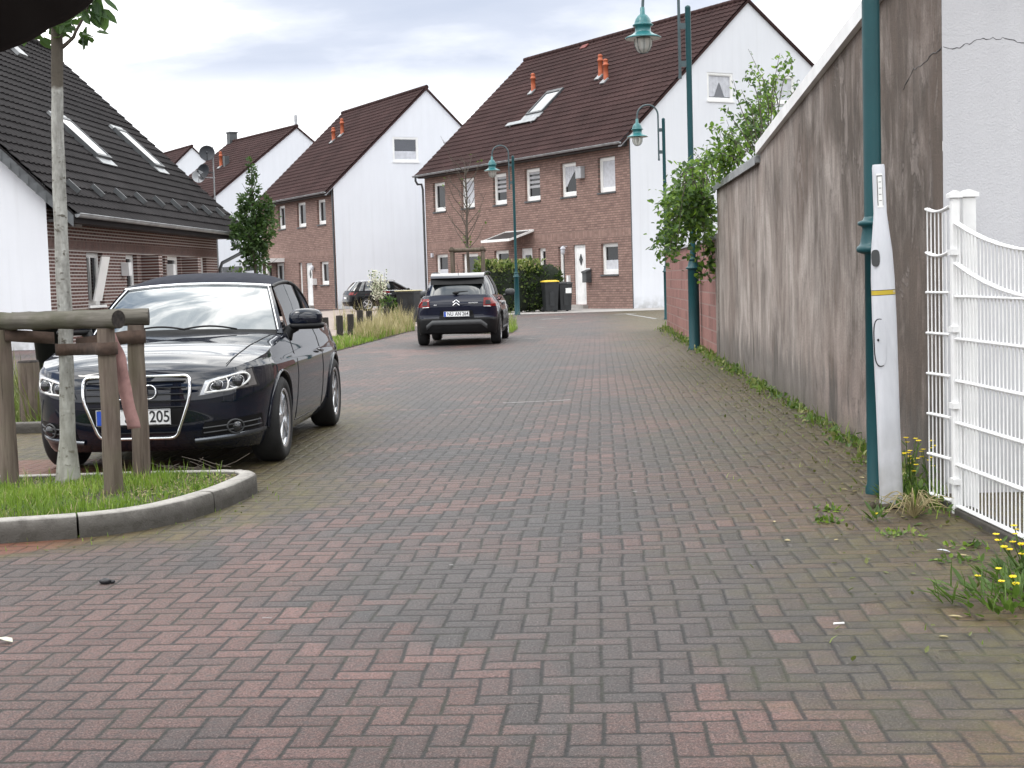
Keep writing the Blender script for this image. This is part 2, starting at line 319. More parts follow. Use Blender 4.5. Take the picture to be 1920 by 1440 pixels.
def paving():
    m, g = newmat('herringbone_pavers'); o = g.obj()
    ang = math.radians(-3.6)
    p = g.mapping(o, rot=(0, 0, -ang), sc=(1, 1, 1))
    wob = g.n('ShaderNodeTexNoise', {'Vector': o, 'Scale': 1.3, 'Detail': 2.0}).outputs[1]
    p = g.n('ShaderNodeVectorMath', {0: p, 1: g.n('ShaderNodeVectorMath', {0: wob, 1: (.05, .05, 0)}, operation='MULTIPLY').outputs[0]}, operation='ADD').outputs[0]
    px, py, _ = g.xyz(p)
    u = g.m('DIVIDE', px, .099); v = g.m('DIVIDE', py, .099)
    i = g.m('FLOOR', u); j = g.m('FLOOR', v)
    fx = g.m('SUBTRACT', u, i); fy = g.m('SUBTRACT', v, j)
    k = g.m('FLOORED_MODULO', g.m('SUBTRACT', i, j), 4.0)
    eq = lambda val: g.m('COMPARE', k, float(val), .1)
    k0, k1, k2, k3 = eq(0), eq(1), eq(2), eq(3)
    hor = g.m('ADD', k0, k1); ver = g.m('ADD', k2, k3)
    ax = g.m('ADD', fx, k1)                       # 0..2 along a lying stone
    ay = g.m('ADD', fy, k2)
    hx = g.m('MINIMUM', ax, g.m('SUBTRACT', 2.0, ax)); hy = g.m('MINIMUM', fy, g.m('SUBTRACT', 1.0, fy))
    vx = g.m('MINIMUM', fx, g.m('SUBTRACT', 1.0, fx)); vy = g.m('MINIMUM', ay, g.m('SUBTRACT', 2.0, ay))
    dh = g.m('MINIMUM', hx, hy); dv = g.m('MINIMUM', vx, vy)
    d = g.m('ADD', g.m('MULTIPLY', hor, dh), g.m('MULTIPLY', ver, dv))
    idx = g.m('SUBTRACT', i, k1); idy = g.m('SUBTRACT', j, k2)
    wn = g.n('ShaderNodeTexWhiteNoise', {0: g.comb(idx, idy, hor)}, noise_dimensions='3D')
    rv = wn.outputs[0]; rc = g.xyz(wn.outputs[1])
    rough_edge = g.noise(o, 55, 3)
    joint = g.mapr(g.m('ADD', d, g.m('MULTIPLY', g.m('SUBTRACT', rough_edge, .5), .16)), .095, .045)
    wx, wy, _ = g.xyz(o)
    # red and grey deliveries: diagonal runs of stones plus broad patches
    diag = g.m('SUBTRACT', idx, idy); along = g.m('ADD', idx, idy)
    run = g.n('ShaderNodeTexNoise', {'Vector': g.comb(g.m('MULTIPLY', diag, .33), g.m('MULTIPLY', along, .030), 2.0), 'Scale': 1.0, 'Detail': 2.0}).outputs[0]
    broad = g.noise(g.mapping(o, loc=(3.1, 1.7, 0), sc=(.9, .5, 1)), .75, 4, .6, .6)
    sel = g.m('ADD', g.m('ADD', g.m('MULTIPLY', g.m('SUBTRACT', run, .5), 1.15), g.m('MULTIPLY', g.m('SUBTRACT', broad, .5), 2.0)), g.m('MULTIPLY', g.m('SUBTRACT', rv, .5), .26))
    # redder on the near left and in a cross band, greyer down the wheel track
    redl = g.m('MAXIMUM', g.m('MULTIPLY', g.mapr(wx, .2, -1.8), g.mapr(wy, 9.0, 6.0)), g.m('MULTIPLY', g.mapr(wy, 4.9, 4.3), .8))
    track = g.m('MULTIPLY', g.m('MULTIPLY', g.mapr(wx, -1.4, -.3), g.mapr(wx, 1.4, .5)), g.mapr(wy, 7.0, 10.0))
    bandc = g.m('ADD', g.m('MULTIPLY', wx, .55), 6.9)
    xb = g.m('MULTIPLY', g.mapr(g.m('ABSOLUTE', g.m('SUBTRACT', wy, bandc)), .95, .25), g.mapr(wx, -1.6, -.6))
    sel = g.m('ADD', sel, g.m('MULTIPLY', xb, .17))
    sel = g.m('ADD', sel, g.m('SUBTRACT', g.m('MULTIPLY', redl, .16), g.m('MULTIPLY', track, .12)))
    t = g.mapr(sel, -.12, .26)
    grey = g.mix(rc[0], (.037, .0345, .0355), (.060, .0555, .056))
    red = g.mix(rc[1], (.088, .047, .041), (.150, .082, .072))
    c = g.mix(t, grey, red)
    brown = g.mapr(g.noise(g.mapping(o, loc=(9, 2, 0)), .5, 5), .42, .62)
    c = g.mix(g.m('MULTIPLY', brown, .5), c, (.082, .053, .045))
    # worn grain
    gr = g.noise(o, 150, 4, .75); gm = g.noise(o, 30, 6, .7)
    g2 = g.noise(o, 70, 4, .8)
    k_ = g.m('MULTIPLY', g.mapr(gr, .36, .64, .32, 1.68), g.mapr(g2, .36, .64, .50, 1.50))
    c = g.mix(1.0, c, g.comb(k_, k_, k_), 'MULTIPLY')
    c = g.mix(g.m('MULTIPLY', g.mapr(gr, .55, .66), .65), c, (.29, .25, .24))
    c = g.mix(g.m('MULTIPLY', g.mapr(gm, .52, .34), .65), c, (.018, .016, .016))
    # the surface weathers paler away from the wheel marks
    # moss: foot of the wall, round the kerb, under the parked car
    wallx = g.m('ADD', g.m('MULTIPLY', g.m('SUBTRACT', wy, 9.3), .0496), 2.53)
    dw = g.m('SUBTRACT', wallx, wx)
    mn = g.noise(o, 2.2, 6, .65)
    moss1 = g.mapr(g.m('ADD', dw, g.m('MULTIPLY', g.m('SUBTRACT', mn, .5), 2.2)), 1.75, .35)
    # kerb distance (arc of the planting bed) as an ellipse
    ex = g.m('DIVIDE', g.m('ADD', wx, 4.0), 3.05); ey = g.m('DIVIDE', g.m('SUBTRACT', wy, 9.05), 2.55)
    el = g.m('SQRT', g.m('ADD', g.m('MULTIPLY', ex, ex), g.m('MULTIPLY', ey, ey)))
    moss2 = g.mapr(g.m('ADD', el, g.m('MULTIPLY', g.m('SUBTRACT', mn, .5), .55)), 1.03, .84)
    moss3 = g.m('MULTIPLY', g.m('MULTIPLY', g.mapr(g.m('ADD', wx, g.m('MULTIPLY', g.m('SUBTRACT', mn, .5), 1.2)), -1.05, -1.6), g.mapr(wy, 8.9, 9.8)), g.mapr(wy, 17, 13.5))
    moss = g.m('MAXIMUM', moss1, g.m('MAXIMUM', moss2, moss3))
    mfine = g.mapr(g.noise(o, 16, 6, .7), .30, .60)
    mossf = g.m('MULTIPLY', moss, g.m('ADD', .5, g.m('MULTIPLY', mfine, .5)))
    mcol = g.mix(g.mapr(g.noise(o, 7, 5), .35, .65), (.046, .034, .014), (.096, .080, .020))
    clean = g.m('MULTIPLY', g.m('MULTIPLY', g.mapr(el, .885, .862), g.mapr(wx, -2.2, -2.5)), .75)
    c = g.mix(g.m('MULTIPLY', mossf, .88), c, mcol)
    c = g.mix(clean, c, (.145, .052, .034))
    jc = g.mix(g.m('MULTIPLY', g.mapr(g.noise(o, 3.1, 5), .45, .65), g.m('ADD', .25, moss)), (.0085, .0075, .0072), (.040, .044, .012))
    dark = g.m('MULTIPLY', g.mapr(wy, 30, 10, .45, .95), g.m('SUBTRACT', 1.0, g.m('MULTIPLY', mossf, .55)))
    c = g.mix(g.m('MULTIPLY', joint, dark), c, jc)
    tilt = g.m('ADD', g.m('MULTIPLY', g.m('SUBTRACT', rc[0], .5), g.m('SUBTRACT', ax, 1.0)), g.m('MULTIPLY', g.m('SUBTRACT', rc[2], .5), fy))
    hgt = g.m('ADD', g.m('MULTIPLY', g.mapr(d, 0.02, .20), 1.0), g.m('ADD', g.m('MULTIPLY', rv, .35), g.m('MULTIPLY', tilt, .35)))
    hgt = g.m('ADD', hgt, g.m('ADD', g.m('MULTIPLY', gr, .55), g.m('MULTIPLY', gm, .45)))
    nb = g.bump(hgt, .75, .012)
    rgh = g.mapr(gm, .3, .7, .50, .72)
    g.out(g.pr(col=c, rough=rgh, spec=.35, nrm=nb)); return m
M['paving'] = paving()

# ------------------------------------------------------------------ mesh builder
class MB:
    def __init__(s): s.v = []; s.f = []; s.mi = []; s.sm = []
    def add(s, vs, fs, mi=0, sm=False, mat=None):
        o = len(s.v)
        s.v += [tuple(mat @ Vector(p)) if mat else tuple(p) for p in vs]
        for f in fs: s.f.append(tuple(o + i for i in f)); s.mi.append(mi); s.sm.append(sm)
    def quad(s, a, b, c, d, mi=0): s.add([a, b, c, d], [(0, 1, 2, 3)], mi)
    def box(s, x0, x1, y0, y1, z0, z1, mi=0, mat=None):
        s.add([(x, y, z) for x in (x0, x1) for y in (y0, y1) for z in (z0, z1)],
              [(0, 1, 3, 2), (4, 6, 7, 5), (0, 4, 5, 1), (2, 3, 7, 6), (0, 2, 6, 4), (1, 5, 7, 3)], mi, False, mat)
    def grid(s, rows, mi=0, sm=True, close=False):
        n = len(rows[0]); vs = [p for r in rows for p in r]; fs = []
        for i in range(len(rows) - 1):
            for j in range(n if close else n - 1):
                j2 = (j + 1) % n; fs.append((i * n + j, i * n + j2, (i + 1) * n + j2, (i + 1) * n + j))
        s.add(vs, fs, mi, sm)
    def tube(s, pts, r, n=8, mi=0, cap=True, sm=True, ell=None, closed=False):
        pts = [Vector(p) for p in pts]; k = len(pts)
        rr = r if isinstance(r, (list, tuple)) else [r] * k
        rows = []; a = None
        for i, p in enumerate(pts):
            if closed: t = pts[(i + 1) % k] - pts[i - 1]
            else: t = pts[min(i + 1, k - 1)] - pts[max(i - 1, 0)]
            t.normalize()
            if a is None: a = t.orthogonal() if abs(t.z) > .9 else t.cross(Vector((0, 0, 1)))
            a = a - t * a.dot(t); a.normalize(); b = t.cross(a)
            e = ell or (1, 1)
            rows.append([tuple(p + (a * (cos(2 * pi * j / n) * e[0]) + b * (sin(2 * pi * j / n) * e[1])) * rr[i]) for j in range(n)])
        if closed: rows.append(rows[0])
        s.grid(rows, mi, sm, True)
        if cap and not closed:
            for row in (rows[0], rows[-1]): s.add(row, [tuple(range(n))], mi)
    def lathe(s, prof, n=24, mat=None, mi=0, sm=True, cap=True):
        rows = [[(r * cos(2 * pi * j / n), r * sin(2 * pi * j / n), z) for j in range(n)] for r, z in prof]
        o = len(s.v); s.grid(rows, mi, sm, True)
        if cap:
            for row in (rows[0], rows[-1]):
                s.add(row, [tuple(range(n))], mi)
        if mat:
            for i in range(o, len(s.v)): s.v[i] = tuple(mat @ Vector(s.v[i]))
    def prism(s, poly, axis, a, b, mi=0):
        def P(p, t): return {0: (t, p[0], p[1]), 1: (p[0], t, p[1]), 2: (p[0], p[1], t)}[axis]
        n = len(poly)
        s.add([P(p, a) for p in poly] + [P(p, b) for p in poly], [tuple(range(n)), tuple(range(2 * n - 1, n - 1, -1))] + [(i, (i + 1) % n, n + (i + 1) % n, n + i) for i in range(n)], mi)
    def blob(s, c, rx, ry, rz, mi=0, n=14, m=8, e=1.0, jit=0.0, mat=None):
        rows = []
        sg = lambda v: math.copysign(abs(v) ** e, v)
        for i in range(m + 1):
            th = -pi / 2 + pi * i / m
            rows.append([(c[0] + rx * sg(cos(th)) * sg(cos(2 * pi * j / n)) * (1 + U(-jit, jit)), c[1] + ry * sg(cos(th)) * sg(sin(2 * pi * j / n)) * (1 + U(-jit, jit)), c[2] + rz * sg(sin(th)) * (1 + U(-jit, jit) * .5)) for j in range(n)])
        o = len(s.v); s.grid(rows, mi, True, True)
        if mat:
            for i in range(o, len(s.v)): s.v[i] = tuple(mat @ Vector(s.v[i]))
    def leaf(s, p, d, nrm, L, W, mi=0, fold=.15):
        d = d.normalized(); side = d.cross(nrm)
        if side.length < 1e-4: side = d.orthogonal()
        side.normalize(); up = side.cross(d)
        a = p; b = p + d * L
        m1 = p + d * L * .3 + up * (-fold * W * .3); m2 = p + d * L * .68 + up * (-fold * W * .3)
        s.add([a, m1, m2, b, p + d * L * .3 + side * W * .5 + up * fold * W, p + d * L * .68 + side * W * .4 + up * fold * W,
               p + d * L * .3 - side * W * .5 + up * fold * W, p + d * L * .68 - side * W * .4 + up * fold * W],
              [(0, 1, 4), (1, 2, 5, 4), (2, 3, 5), (0, 6, 1), (1, 6, 7, 2), (2, 7, 3)], mi)
    def blade(s, p, h, w, lean, mi=0):
        a = U(0, 2 * pi); dx, dy = cos(a), sin(a); px, py = -dy * w / 2, dx * w / 2
        q = [(p[0] + dx * lean * t * t, p[1] + dy * lean * t * t, p[2] + h * t) for t in (0, .5, 1)]
        s.add([(q[0][0] - px, q[0][1] - py, q[0][2]), (q[0][0] + px, q[0][1] + py, q[0][2]), (q[1][0] + px * .8, q[1][1] + py * .8, q[1][2]), (q[1][0] - px * .8, q[1][1] - py * .8, q[1][2]), q[2]],
              [(0, 1, 2, 3), (3, 2, 4)], mi)
    def build(s, name, mats, parent=None, merge=False, norm=True, loc=None, bevel=0, angle=None):
        me = bpy.data.meshes.new(name); me.from_pydata(s.v, [], s.f)
        for mm in (mats if isinstance(mats, (list, tuple)) else [mats]): me.materials.append(mm)
        me.polygons.foreach_set('material_index', s.mi); me.polygons.foreach_set('use_smooth', s.sm)
        if merge or norm:
            bm = bmesh.new(); bm.from_mesh(me)
            if merge: bmesh.ops.remove_doubles(bm, verts=bm.verts, dist=.0004)
            if norm: bmesh.ops.recalc_face_normals(bm, faces=bm.faces)
            bm.to_mesh(me); bm.free()
        if angle is not None:
            try: me.set_sharp_from_angle(angle=angle)
            except Exception: pass
        me.update()
        o = bpy.data.objects.new(name, me); COL.objects.link(o)
        if parent: o.parent = parent
        if loc: o.location = loc
        if bevel:
            b = o.modifiers.new('bevel', 'BEVEL'); b.width = bevel; b.segments = 2; b.limit_method = 'ANGLE'
        return o
def tag(o, label=None, cat=None, group=None, kind=None):
    if label: o['label'] = label
    if cat: o['category'] = cat
    if group: o['group'] = group
    if kind: o['kind'] = kind
    return o
def thing(name, label, cat, loc=(0, 0, 0), rz=0.0, group=None):
    o = bpy.data.objects.new(name, None); COL.objects.link(o); o.empty_display_size = .2
    o.location = loc; o.rotation_euler = (0, 0, rz)
    return tag(o, label, cat, group)
def copy_tree(o, parent=None):
    c = o.copy(); COL.objects.link(c); c.parent = parent
    for ch in list(o.children): copy_tree(ch, c)
    return c
def catmull(P, n):
    P = [Vector(p) for p in P]; L = [0]
    for a, b in zip(P, P[1:]): L.append(L[-1] + (b - a).length ** .5)
    out = []; k = 0
    for i in range(n):
        t = L[-1] * i / (n - 1)
        while k < len(P) - 2 and t > L[k + 1]: k += 1
        p1, p2 = P[k], P[k + 1]; p0 = P[k - 1] if k else p1 * 2 - p2; p3 = P[k + 2] if k + 2 < len(P) else p2 * 2 - p1
        h = (t - L[k]) / max(1e-9, L[k + 1] - L[k])
        d1 = (p2 - p0) * .5; d2 = (p3 - p1) * .5
        out.append(p1 * (2 * h ** 3 - 3 * h * h + 1) + d1 * (h ** 3 - 2 * h * h + h) + p2 * (3 * h * h - 2 * h ** 3) + d2 * (h ** 3 - h * h))
    return out
def lerp_tab(T, x):
    if x <= T[0][0]: return T[0][1]
    for (a, p), (b, q) in zip(T, T[1:]):
        if x <= b:
            t = (x - a) / (b - a); t = t * t * (3 - 2 * t) * .5 + t * .5
            return p + (q - p) * t
    return T[-1][1]
def text_mesh(body, size, name, mat, parent, M4, extrude=.001, align='CENTER', sx=1.0):
    cu = bpy.data.curves.new('txt', 'FONT'); cu.body = body; cu.size = size; cu.align_x = align; cu.align_y = 'CENTER'; cu.extrude = extrude
    cu.offset = size * .012
    to = bpy.data.objects.new('txt', cu); COL.objects.link(to)
    dg = bpy.context.evaluated_depsgraph_get()
    me = bpy.data.meshes.new_from_object(to.evaluated_get(dg)); bpy.data.objects.remove(to)
    me.transform(M4 @ Matrix.Diagonal((sx, 1, 1, 1))); me.materials.clear(); me.materials.append(mat); me.name = name
    o = bpy.data.objects.new(name, me); COL.objects.link(o); o.parent = parent
    return o

# ------------------------------------------------------------------ sky, sun, exposure
SUN_EL, SUN_AZ = math.radians(56), math.radians(238)     # azimuth clockwise from +Y
W = bpy.data.worlds.new('World'); S.world = W; W.use_nodes = True
g = G(W.node_tree)
sk = g.n('ShaderNodeTexSky', sky_type='NISHITA'); sk.sun_disc = False; sk.sun_elevation = SUN_EL; sk.sun_rotation = SUN_AZ
d = g.n('ShaderNodeTexCoord').outputs['Generated']; x, y, z = g.xyz(d)
zz = g.m('ADD', g.m('MAXIMUM', z, 0.0), .12)
cp = g.comb(g.m('DIVIDE', x, zz), g.m('DIVIDE', y, zz), 0.0)
n1 = g.noise(g.mapping(cp, loc=(8.8, 2.1, 0), sc=(1, .75, 1)), .62, 8, .52, .5)
n2 = g.noise(g.mapping(cp, loc=(7.1, 3.3, 2), sc=(1, 1.6, 1)), 1.5, 7, .55, .5)
n3 = g.noise(g.mapping(cp, loc=(1.1, 8.3, 4), sc=(.6, 1.5, 1)), 1.1, 6, .5, .4)
# grey blue undersides between bright banks of cloud
lit = g.ramp(n1, [(.30, (.50, .565, .70)), (.40, (.60, .655, .775)), (.455, (.80, .84, .92)), (.495, (1.25, 1.25, 1.27)), (.66, (2.2, 2.18, 2.12))])
ccol = g.mix(g.m('MULTIPLY', g.mapr(n2, .46, .66), .35), lit, (.66, .71, .83))
ccol = g.mix(g.mapr(z, .150, .105), ccol, (1.35, 1.36, 1.38))
high = g.ramp(n2, [(.34, (.75, .86, 1.0)), (.45, (1.5, 1.58, 1.65)), (.54, (3.1, 3.1, 3.05)), (.70, (4.6, 4.5, 4.35))])
ccol = g.mix(g.mapr(z, .24, .38), ccol, high)
hole = g.m('MULTIPLY', g.mapr(n3, .52, .60), g.m('MULTIPLY', g.mapr(z, .28, .40), g.mapr(z, .80, .6)))
bgc = g.n('ShaderNodeBackground', {0: ccol, 1: 1.0}).outputs[0]
bgs = g.n('ShaderNodeBackground', {0: sk.outputs[0], 1: .13}).outputs[0]
g.n('ShaderNodeOutputWorld', {0: g.n('ShaderNodeMixShader', {0: hole, 1: bgc, 2: bgs}).outputs[0]})
sl = bpy.data.lights.new('sun', 'SUN'); sl.energy = 0.8; sl.angle = math.radians(16); sl.color = (1, .96, .9)
so = bpy.data.objects.new('sun', sl); COL.objects.link(so)
sd = Vector((sin(SUN_AZ) * cos(SUN_EL), cos(SUN_AZ) * cos(SUN_EL), sin(SUN_EL)))
so.rotation_euler = sd.to_track_quat('Z', 'Y').to_euler(); so.location = (20, -20, 40)
S.view_settings.view_transform = 'Standard'; S.view_settings.look = 'None'; S.view_settings.exposure = 0.28; S.view_settings.gamma = 1.0

# ------------------------------------------------------------------ ground
mb = MB(); mb.box(-900, 900, -300, 1500, -1.0, -.012); tag(mb.build('ground', M['soil']), kind='structure')
mb = MB(); mb.quad((-30, -6, 0), (14, -6, 0), (14, 110, 0), (-30, 110, 0)); tag(mb.build('road', M['paving']), kind='structure')
mb = MB(); mb.quad((-.9, 54.0, .006), (9.5, 54.6, .006), (9.5, 66, .006), (-.9, 66, .006)); tag(mb.build('pavement', M['path']), kind='structure')
mb = MB(); mb.quad((-16, 40.5, .005), (-3.2, 40.5, .005), (-1.2, 54, .005), (-5, 95, .005)); mb.quad((-4.9, 29.5, .005), (-4.3, 29.5, .005), (-4.2, 40.6, .005), (-7.5, 40.6, .005)); tag(mb.build('path', M['pinkpath']), kind='structure')
mb = MB()
def stripe(p, q, w, z=.004):
    p = Vector((*p, z)); q = Vector((*q, z)); n = (q - p).cross(Vector((0, 0, 1))).normalized() * w / 2
    mb.quad(p - n, q - n, q + n, p + n)
stripe((-.10, 15.2), (.36, 15.28), .05); stripe((.40, 15.28), (.62, 15.36), .06)
stripe((1.0, 46.6), (1.7, 46.9), .28); stripe((3.6, 50.0), (4.4, 50.3), .30); stripe((4.05, 50.1), (4.40, 43.5), .12)
stripe((-.35, 31.4), (.55, 31.6), .10); stripe((.7, 38.9), (.95, 39.0), .12)
for _ in range(14):
    yy = U(4.2, 24); xx = U(-1.3, 1.9); a = U(-.4, .4); L = U(.008, .028); stripe((xx, yy), (xx + L * cos(a) * 1.6, yy + L * sin(a)), U(.008, .02), .005)
tag(mb.build('road_markings', M['roadpaint'], norm=False), kind='structure')

# ------------------------------------------------------------------ wall helpers
def openwall(mb, P, tops, holes, out, depth=.22, mi=0, z0=0.0):
    """P(u,z,d): point on wall, d inward.  tops: polyline [(u,z)...].  holes: (u0,u1,za,zb)"""
    def topz(u):
        for (a, p), (b, q) in zip(tops, tops[1:]):
            if a - 1e-6 <= u <= b + 1e-6: return p + (q - p) * (u - a) / (b - a)
        return tops[-1][1]
    us = sorted(set([t[0] for t in tops] + [h[0] for h in holes] + [h[1] for h in holes]))
    for a, b in zip(us, us[1:]):
        hs = sorted([h for h in holes if h[0] <= a + 1e-6 and h[1] >= b - 1e-6], key=lambda h: h[2])
        z = z0
        for h in hs:
            mb.quad(P(a, z, 0), P(b, z, 0), P(b, h[2], 0), P(a, h[2], 0), mi); z = h[3]
        mb.quad(P(a, z, 0), P(b, z, 0), P(b, topz(b), 0), P(a, topz(a), 0), mi)
    for (a, b, c, d) in holes:
        for (p, q) in (((a, c), (b, c)), ((b, c), (b, d)), ((b, d), (a, d)), ((a, d), (a, c))):
            mb.quad(P(*p, 0), P(*q, 0), P(*q, depth), P(*p, depth), mi)
def add_window(parent, P, h, style='dark', fr=.11, setback=.17, bottom=.17, sill=True, sillm='brick', split=False):
    a, b, c, d = h
    m = MB()
    def slab(u0, u1, z0, z1, d0, d1, mi=0):
        vs = [P(u, z, dd) for u in (u0, u1) for z in (z0, z1) for dd in (d0, d1)]
        m.add(vs, [(0, 1, 3, 2), (4, 6, 7, 5), (0, 4, 5, 1), (2, 3, 7, 6), (0, 2, 6, 4), (1, 5, 7, 3)], mi)
    s0, s1 = setback - .05, setback + .03
    slab(a, a + fr, c, d, s0, s1); slab(b - fr, b, c, d, s0, s1)
    slab(a + fr, b - fr, c, c + bottom, s0, s1); slab(a + fr, b - fr, d - fr, d, s0, s1)
    # sash bead inside the frame, slightly back
    e = .035
    slab(a + fr, a + fr + e, c + bottom, d - fr, s0 + .02, s1); slab(b - fr - e, b - fr, c + bottom, d - fr, s0 + .02, s1)
    slab(a + fr + e, b - fr - e, c + bottom, c + bottom + e, s0 + .02, s1); slab(a + fr + e, b - fr - e, d - fr - e, d - fr, s0 + .02, s1)
    if split: mm = (a + b) / 2; slab(mm - .04, mm + .04, c + bottom + e, d - fr - e, s0 + .012, s1)
    f = m.build('window', M['upvc'], parent)
    m = MB(); a1, b1, c1, d1 = a + fr, b - fr, c + bottom, d - fr
    m.quad(P(a1, c1, setback + .012), P(b1, c1, setback + .012), P(b1, d1, setback + .012), P(a1, d1, setback + .012))
    m.build('pane', M['pane'] if sillm == 'brick' or setback > .1 else M['gable_pane'], f)
    w = b1 - a1; hh = d1 - c1; q = setback + .008
    if style in ('blind', 'drape', 'half', 'lace', 'full'):
        m = MB()
        if style == 'blind':
            for k in range(4):
                zt = d1 - .03 - k * .20; m.quad(P(a1 + .05, zt - .11, q), P(b1 - .04, zt - .11, q), P(b1 - .04, zt, q), P(a1 + .05, zt, q))
        elif style == 'drape':
            n = 12
            for k in range(n):
                t0, t1 = k / n, (k + 1) / n
                zb = lambda t: d1 - hh * (.10 + .78 * (t ** 1.3)) if t < .94 else d1 - hh * .7
                ua, ub = a1 + w * (1 - t0), a1 + w * (1 - t1)
                ua, ub = b1 - (ua - a1), b1 - (ub - a1)
                off = .003 * (k % 2)
                m.quad(P(b1 - w * t0, zb(1 - t0), q - off), P(b1 - w * t1, zb(1 - t1), q - off), P(b1 - w * t1, d1, q - off), P(b1 - w * t0, d1, q - off))
        elif style == 'lace':
            n = 14
            for k in range(n):
                t0, t1 = k / n, (k + 1) / n
                zb = lambda t: c1 + hh * .08 + hh * (.62 * max(0, 1 - abs(t - .5) / .22) ** .8)
                off = .003 * (k % 2)
                m.quad(P(a1 + w * t0, zb(t0), q - off), P(a1 + w * t1, zb(t1), q - off), P(a1 + w * t1, d1, q - off), P(a1 + w * t0, d1, q - off))
        elif style == 'half': m.quad(P(a1 + .02, c1 + .02, q), P(b1 - .02, c1 + .02, q), P(b1 - .02, c1 + hh * .42, q), P(a1 + .02, c1 + hh * .42, q))
        else: m.quad(P(a1 + .01, c1 + .02, q), P(b1 - .01, c1 + .02, q), P(b1 - .01, d1 - .02, q), P(a1 + .01, d1 - .02, q))
        m.build('curtain' if style in ('drape', 'lace') else 'blind', M['curtain'] if style != 'blind' else M['blind'], f, norm=False)
    if sill:
        m = MB()
        def sb(u0, u1, z0, z1, d0, d1):
            vs = [P(u, z, dd) for u in (u0, u1) for z in (z0, z1) for dd in (d0, d1)]
            m.add(vs, [(0, 1, 3, 2), (4, 6, 7, 5), (0, 4, 5, 1), (2, 3, 7, 6), (0, 2, 6, 4), (1, 5, 7, 3)])
        sb(a - .03, b + .03, c - .07, c - .003, -.05, .05)
        m.build('sill', M['dark_zinc'] if sillm == 'brick' else M['upvc'], f)
    return f
def tiles(mb, O, Ud, Vd, w, L, pitch=.345, tw=.30, amp=.022, step=.038):
    N = Ud.cross(Vd).normalized()
    if N.z < 0: N = -N
    nc = int(w / tw * 4); nr = int(L / pitch)
    pr = L / nr
    for r in range(nr):
        rowa, rowb, rowc = [], [], []
        jit = U(-.004, .004)
        for c in range(nc + 1):
            u = w * c / nc; wv = amp * cos(2 * pi * u / tw + (pi if r % 2 else 0) * 0) + U(-.002, .002)
            p = O + Ud * u
            rowa.append(tuple(p + Vd * (r * pr - .02 + jit) + N * (step + wv)))
            rowb.append(tuple(p + Vd * ((r + 1) * pr) + N * (.004 + wv)))
            rowc.append(tuple(p + Vd * (r * pr - .015 + jit) + N * (-.01 + wv)))
        mb.grid([rowa, rowb], 0, True); mb.grid([rowc, rowa], 0, False)

